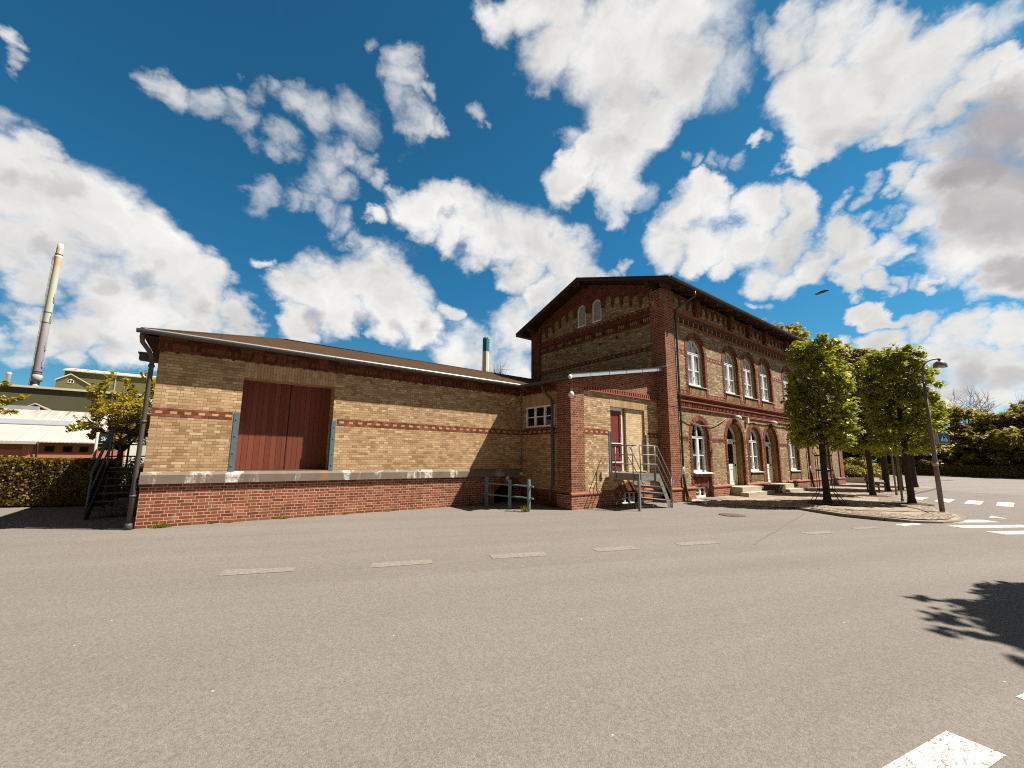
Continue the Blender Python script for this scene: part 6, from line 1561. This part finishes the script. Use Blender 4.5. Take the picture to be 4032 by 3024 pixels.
for a, b in ((-9.14, -8.63), (-13.2, -12.6)):
    MB().box(a, b, 29.88, 30, 0, 1.86).build('pier', 'hall_pink', hall)
MB().box(-50, -8.46, 29.94, 30, 0, 1.5).box(-8.4, -5.5, 29.95, 30, 0, 1.28).build('wall_render', 'hall_pink', hall)
mb = MB(); mb.face([(-50, 29.6, 2.06), (-5.25, 29.6, 2.06), (-5.9, 36, 4.62), (-50, 36, 4.62)]); mb.face([(-50, 29.6, 1.99), (-5.25, 29.6, 1.99), (-5.25, 29.6, 2.06), (-50, 29.6, 2.06)]); mb.face([(-5.25, 29.6, 2.06), (-5.25, 42.4, 2.06), (-5.9, 36, 4.62)]); mb.face([(-50, 36, 4.62), (-5.9, 36, 4.62), (-5.25, 42.4, 2.06), (-50, 42.4, 2.06)])
hr = mb.build('roof', 'corrugated_roof', hall)
mb = MB(); mb.prism([(32.6, 3.29), (32.6, 3.34), (33.45, 3.70), (33.45, 3.62)], 'x', -50, -7.7); mb.build('skylight', 'skylight', hr)
mb = MB(); mb.prism([(35.9, 4.60), (35.9, 4.86), (36.4, 4.90), (36.4, 4.6)], 'x', -50, -10.2); mb.build('ridge_skylight', 'skylight', hr)
mb = MB(); mb.prism([(-11.1, 4.5), (-10.6, 5.12), (-9.75, 4.5)], 'y', 37, 40); mb.build('lantern', 'olive_cladding', hr)
mb = MB(); mb.beam((-11.2, 36.9, 4.75), (-10.6, 36.9, 5.16), .3, .07); mb.beam((-10.6, 36.9, 5.16), (-9.6, 36.9, 4.62), .3, .07); mb.build('lantern_edge', 'cream_roof', hr)
MB().box(-50, -8.46, 29.45, 29.62, 1.86, 2.03).build('box_gutter', 'sign_grey', hall)
MB().tube([(-8.40, 29.55, 1.95), (-8.40, 29.7, 1.75), (-8.42, 29.9, .3)], .05, 8).build('downpipe', 'zinc_mid', hall)
for x in (-8.10, -7.23, -6.40): MB().box(x, x+.44, 29.93, 29.96, 1.38, 1.75).build('window', 'black_void', hall)
ol = thing('dark_warehouse', 'large dark olive warehouse behind the white hall roof', 'building', (-30, 60, 0))
MB().box(-70, -7.0, 60, 78, 0, 8.78).build('wall', 'olive_cladding', ol)
mb = MB(); mb.prism([(59.7, 8.74), (59.7, 9.0), (69, 9.75), (78, 9.0), (78, 8.74)], 'x', -70.3, -6.8); mb.build('roof', 'cream_roof', ol)
gd = thing('green_gold_hall', 'green gold clad hall with a cream roof and a gabled front', 'building', (-14, 80, 0))
MB().box(-18.62, -3.0, 80, 95, 0, 13.98).build('wall', 'gold_cladding', gd)
mb = MB(); mb.prism([(79.6, 13.92), (79.6, 14.1), (83.5, 14.95), (95.2, 14.1), (95.2, 13.92)], 'x', -18.8, -2.8); gr_ = mb.build('roof', 'cream_roof', gd)
for x in (-18.0, -16.4, -14.6, -13.2, -12.2): MB().box(x, x+.42, 80.9, 81.5, 14.38, 14.47).build('roof_hatch', 'dark_timber', gr_)
MB().box(-12.7, -12.58, 79.9, 80, 8, 13.9).build('downpipe', 'sign_grey', gd)
gb = MB().prism([(-18.85, 8.0), (-18.85, 12.1), (-17.35, 13.1), (-15.2, 11.75), (-15.2, 8.0)], 'y', 77.5, 80.0).build('gabled_front', 'gold_cladding', gd)
mb = MB(); mb.beam((-18.95, 77.4, 12.06), (-17.35, 77.4, 13.15), .3, .12); mb.beam((-17.35, 77.4, 13.15), (-15.0, 77.4, 11.66), .3, .12); mb.build('gable_trim', 'pale_green_cladding', gb)
mb = MB(); mb.prism(seg_arch(-17.25, 11.75, 12.1, .33, .22), 'y', 77.42, 77.5); wf = mb.build('arched_window', 'white_paint', gb)
MB().box(-17.5, -17.29, 77.40, 77.42, 11.83, 12.22).box(-17.21, -17.0, 77.40, 77.42, 11.83, 12.22).build('pane', 'black_void', wf)
pb = thing('pale_shed', 'white and green factory block glimpsed through the young tree', 'building', (-5, 48, 0))
MB().box(-6.9, -4.0, 48, 55, 0, 5.6).build('wall', 'hall_roof', pb)
mb = MB(); mb.box(-7.0, -3.9, 47.9, 55.1, 5.6, 5.85); mb.build('roof', 'cream_roof', pb)
MB().box(-6.4, -5.4, 47.95, 48, 2.5, 4.2).box(-5.0, -4.3, 47.95, 48, 1.0, 4.8).build('cladding', 'pale_green_cladding', pb)

ch = thing('tall_chimney', 'tall slim factory chimney with faded green and mauve paint', 'chimney', (-24.05, 90, 0))
cx, cy = -24.05, 90
MB().lathe([(.55, 5), (.54, 13), (.52, 15), (.50, 25), (.45, 34.6), (.52, 35.5), (.55, 35.7), (.46, 35.72), (.42, 36.3), (.43, 37.2), (.38, 38.1), (.36, 38.1), (.36, 37.5)], (cx, cy, 0), 24).build('shaft', 'chimney_faded', ch)
for z, r in ((36.0, .50), (25.15, .53), (23.3, .54), (14.6, .60), (14.25, .60)): MB().lathe([(r-.06, 0), (r, 0), (r, .14), (r-.06, .14)], (cx, cy, z), 20).build('ring', 'rust_iron' if z < 20 else 'zinc_mid', ch)
MB().lathe([(.3, 12.0), (.3, 12.9), (.66, 13.0), (.66, 13.9), (.5, 14.1)], (cx+.25, cy-.5, 0), 18).build('steel_collar', 'cap_metal', ch)
MB().lathe([(.45, 11.2), (.42, 12.2), (.2, 12.4)], (cx+.25, cy-.7, 0), 16).build('duct', 'cap_metal', ch)
for a, z in ((-1.0, 26.3), (.9, 27.4), (-1.05, 23.6), (.95, 23.9), (.9, 18.6), (-.9, 15.6), (.9, 15.6)):
    mb = MB(); x = cx+.62*a; mb.box(x-.03, x+.03, cy-.3, cy-.24, z, z+1.5); mb.box(x-.14, x+.14, cy-.35, cy-.1, z-.12, z+.02); mb.box(x-.10, x+.10, cy-.38, cy-.34, z+.1, z+.9); mb.build('antenna', 'cap_metal', ch)
mb = MB(); mb.box(cx-.68, cx-.64, cy-.1, cy-.06, 8, 35.5); mb.box(cx-.56, cx-.52, cy-.1, cy-.06, 8, 35.5)
for i in range(90): mb.box(cx-.66, cx-.54, cy-.09, cy-.07, 8.2+i*.3, 8.24+i*.3)
mb.build('ladder', 'cap_metal', ch)
tag(MB().lathe([(.26, 8.5), (.26, 11.9), (.30, 11.95), (.30, 12.1), (.18, 12.3)], (-22.92, 75, 0), 16).build('vent_stack', 'cap_metal'), 'short grey vent stack left of the tall chimney', 'vent')
bc = thing('striped_chimney', 'square-shouldered chimney, blue above and white below, beyond the shed roof', 'chimney', (88.3, 120, 0))
mb = MB(); oc = [(88.3+1.32*cos(a), 120+1.32*sin(a)) for a in [pi/8+i*pi/4 for i in range(8)]]
mb.prism(oc, 'z', 0, 43.2); mb.build('lower_shaft', 'chimney_white', bc)
mb = MB(); mb.prism(oc, 'z', 43.2, 48.4); mb.build('upper_shaft', 'chimney_blue', bc)
for dx, dy in ((-.55, -.5), (.5, -.5), (-.55, .5), (.5, .5)): MB().lathe([(.52, 48.3), (.52, 48.75), (.40, 48.8), (.40, 49.2), (.30, 49.25)], (88.3+dx, 120+dy, 0), 14).build('flue', 'chimney_blue', bc)
mb = MB(); mb.box(89.62, 89.72, 119.4, 119.5, 42.8, 48.6); mb.box(89.72, 90.5, 119.4, 119.5, 48.5, 48.6); mb.box(90.42, 90.52, 119.4, 119.5, 47.3, 48.6); mb.box(89.72, 90.5, 119.4, 119.5, 47.2, 47.3); mb.build('ladder', 'zinc_mid', bc)
# rail fence far right behind the trunks
rf_ = thing('rail_fence', 'low wooden rail fence far behind the lime trunks', 'fence', (60, 3, 0))
mb = MB(); mb.box(60, 60.08, -.8, 9, 1.12, 1.26); mb.box(60, 60.08, -.8, 9, .66, .78); mb.build('rails', 'bark_pale', rf_)
for i in range(9): MB().box(60.08, 60.2, -.8+i*1.2, -.66+i*1.2, 0, 1.3).build('post', 'bark_pale', rf_)
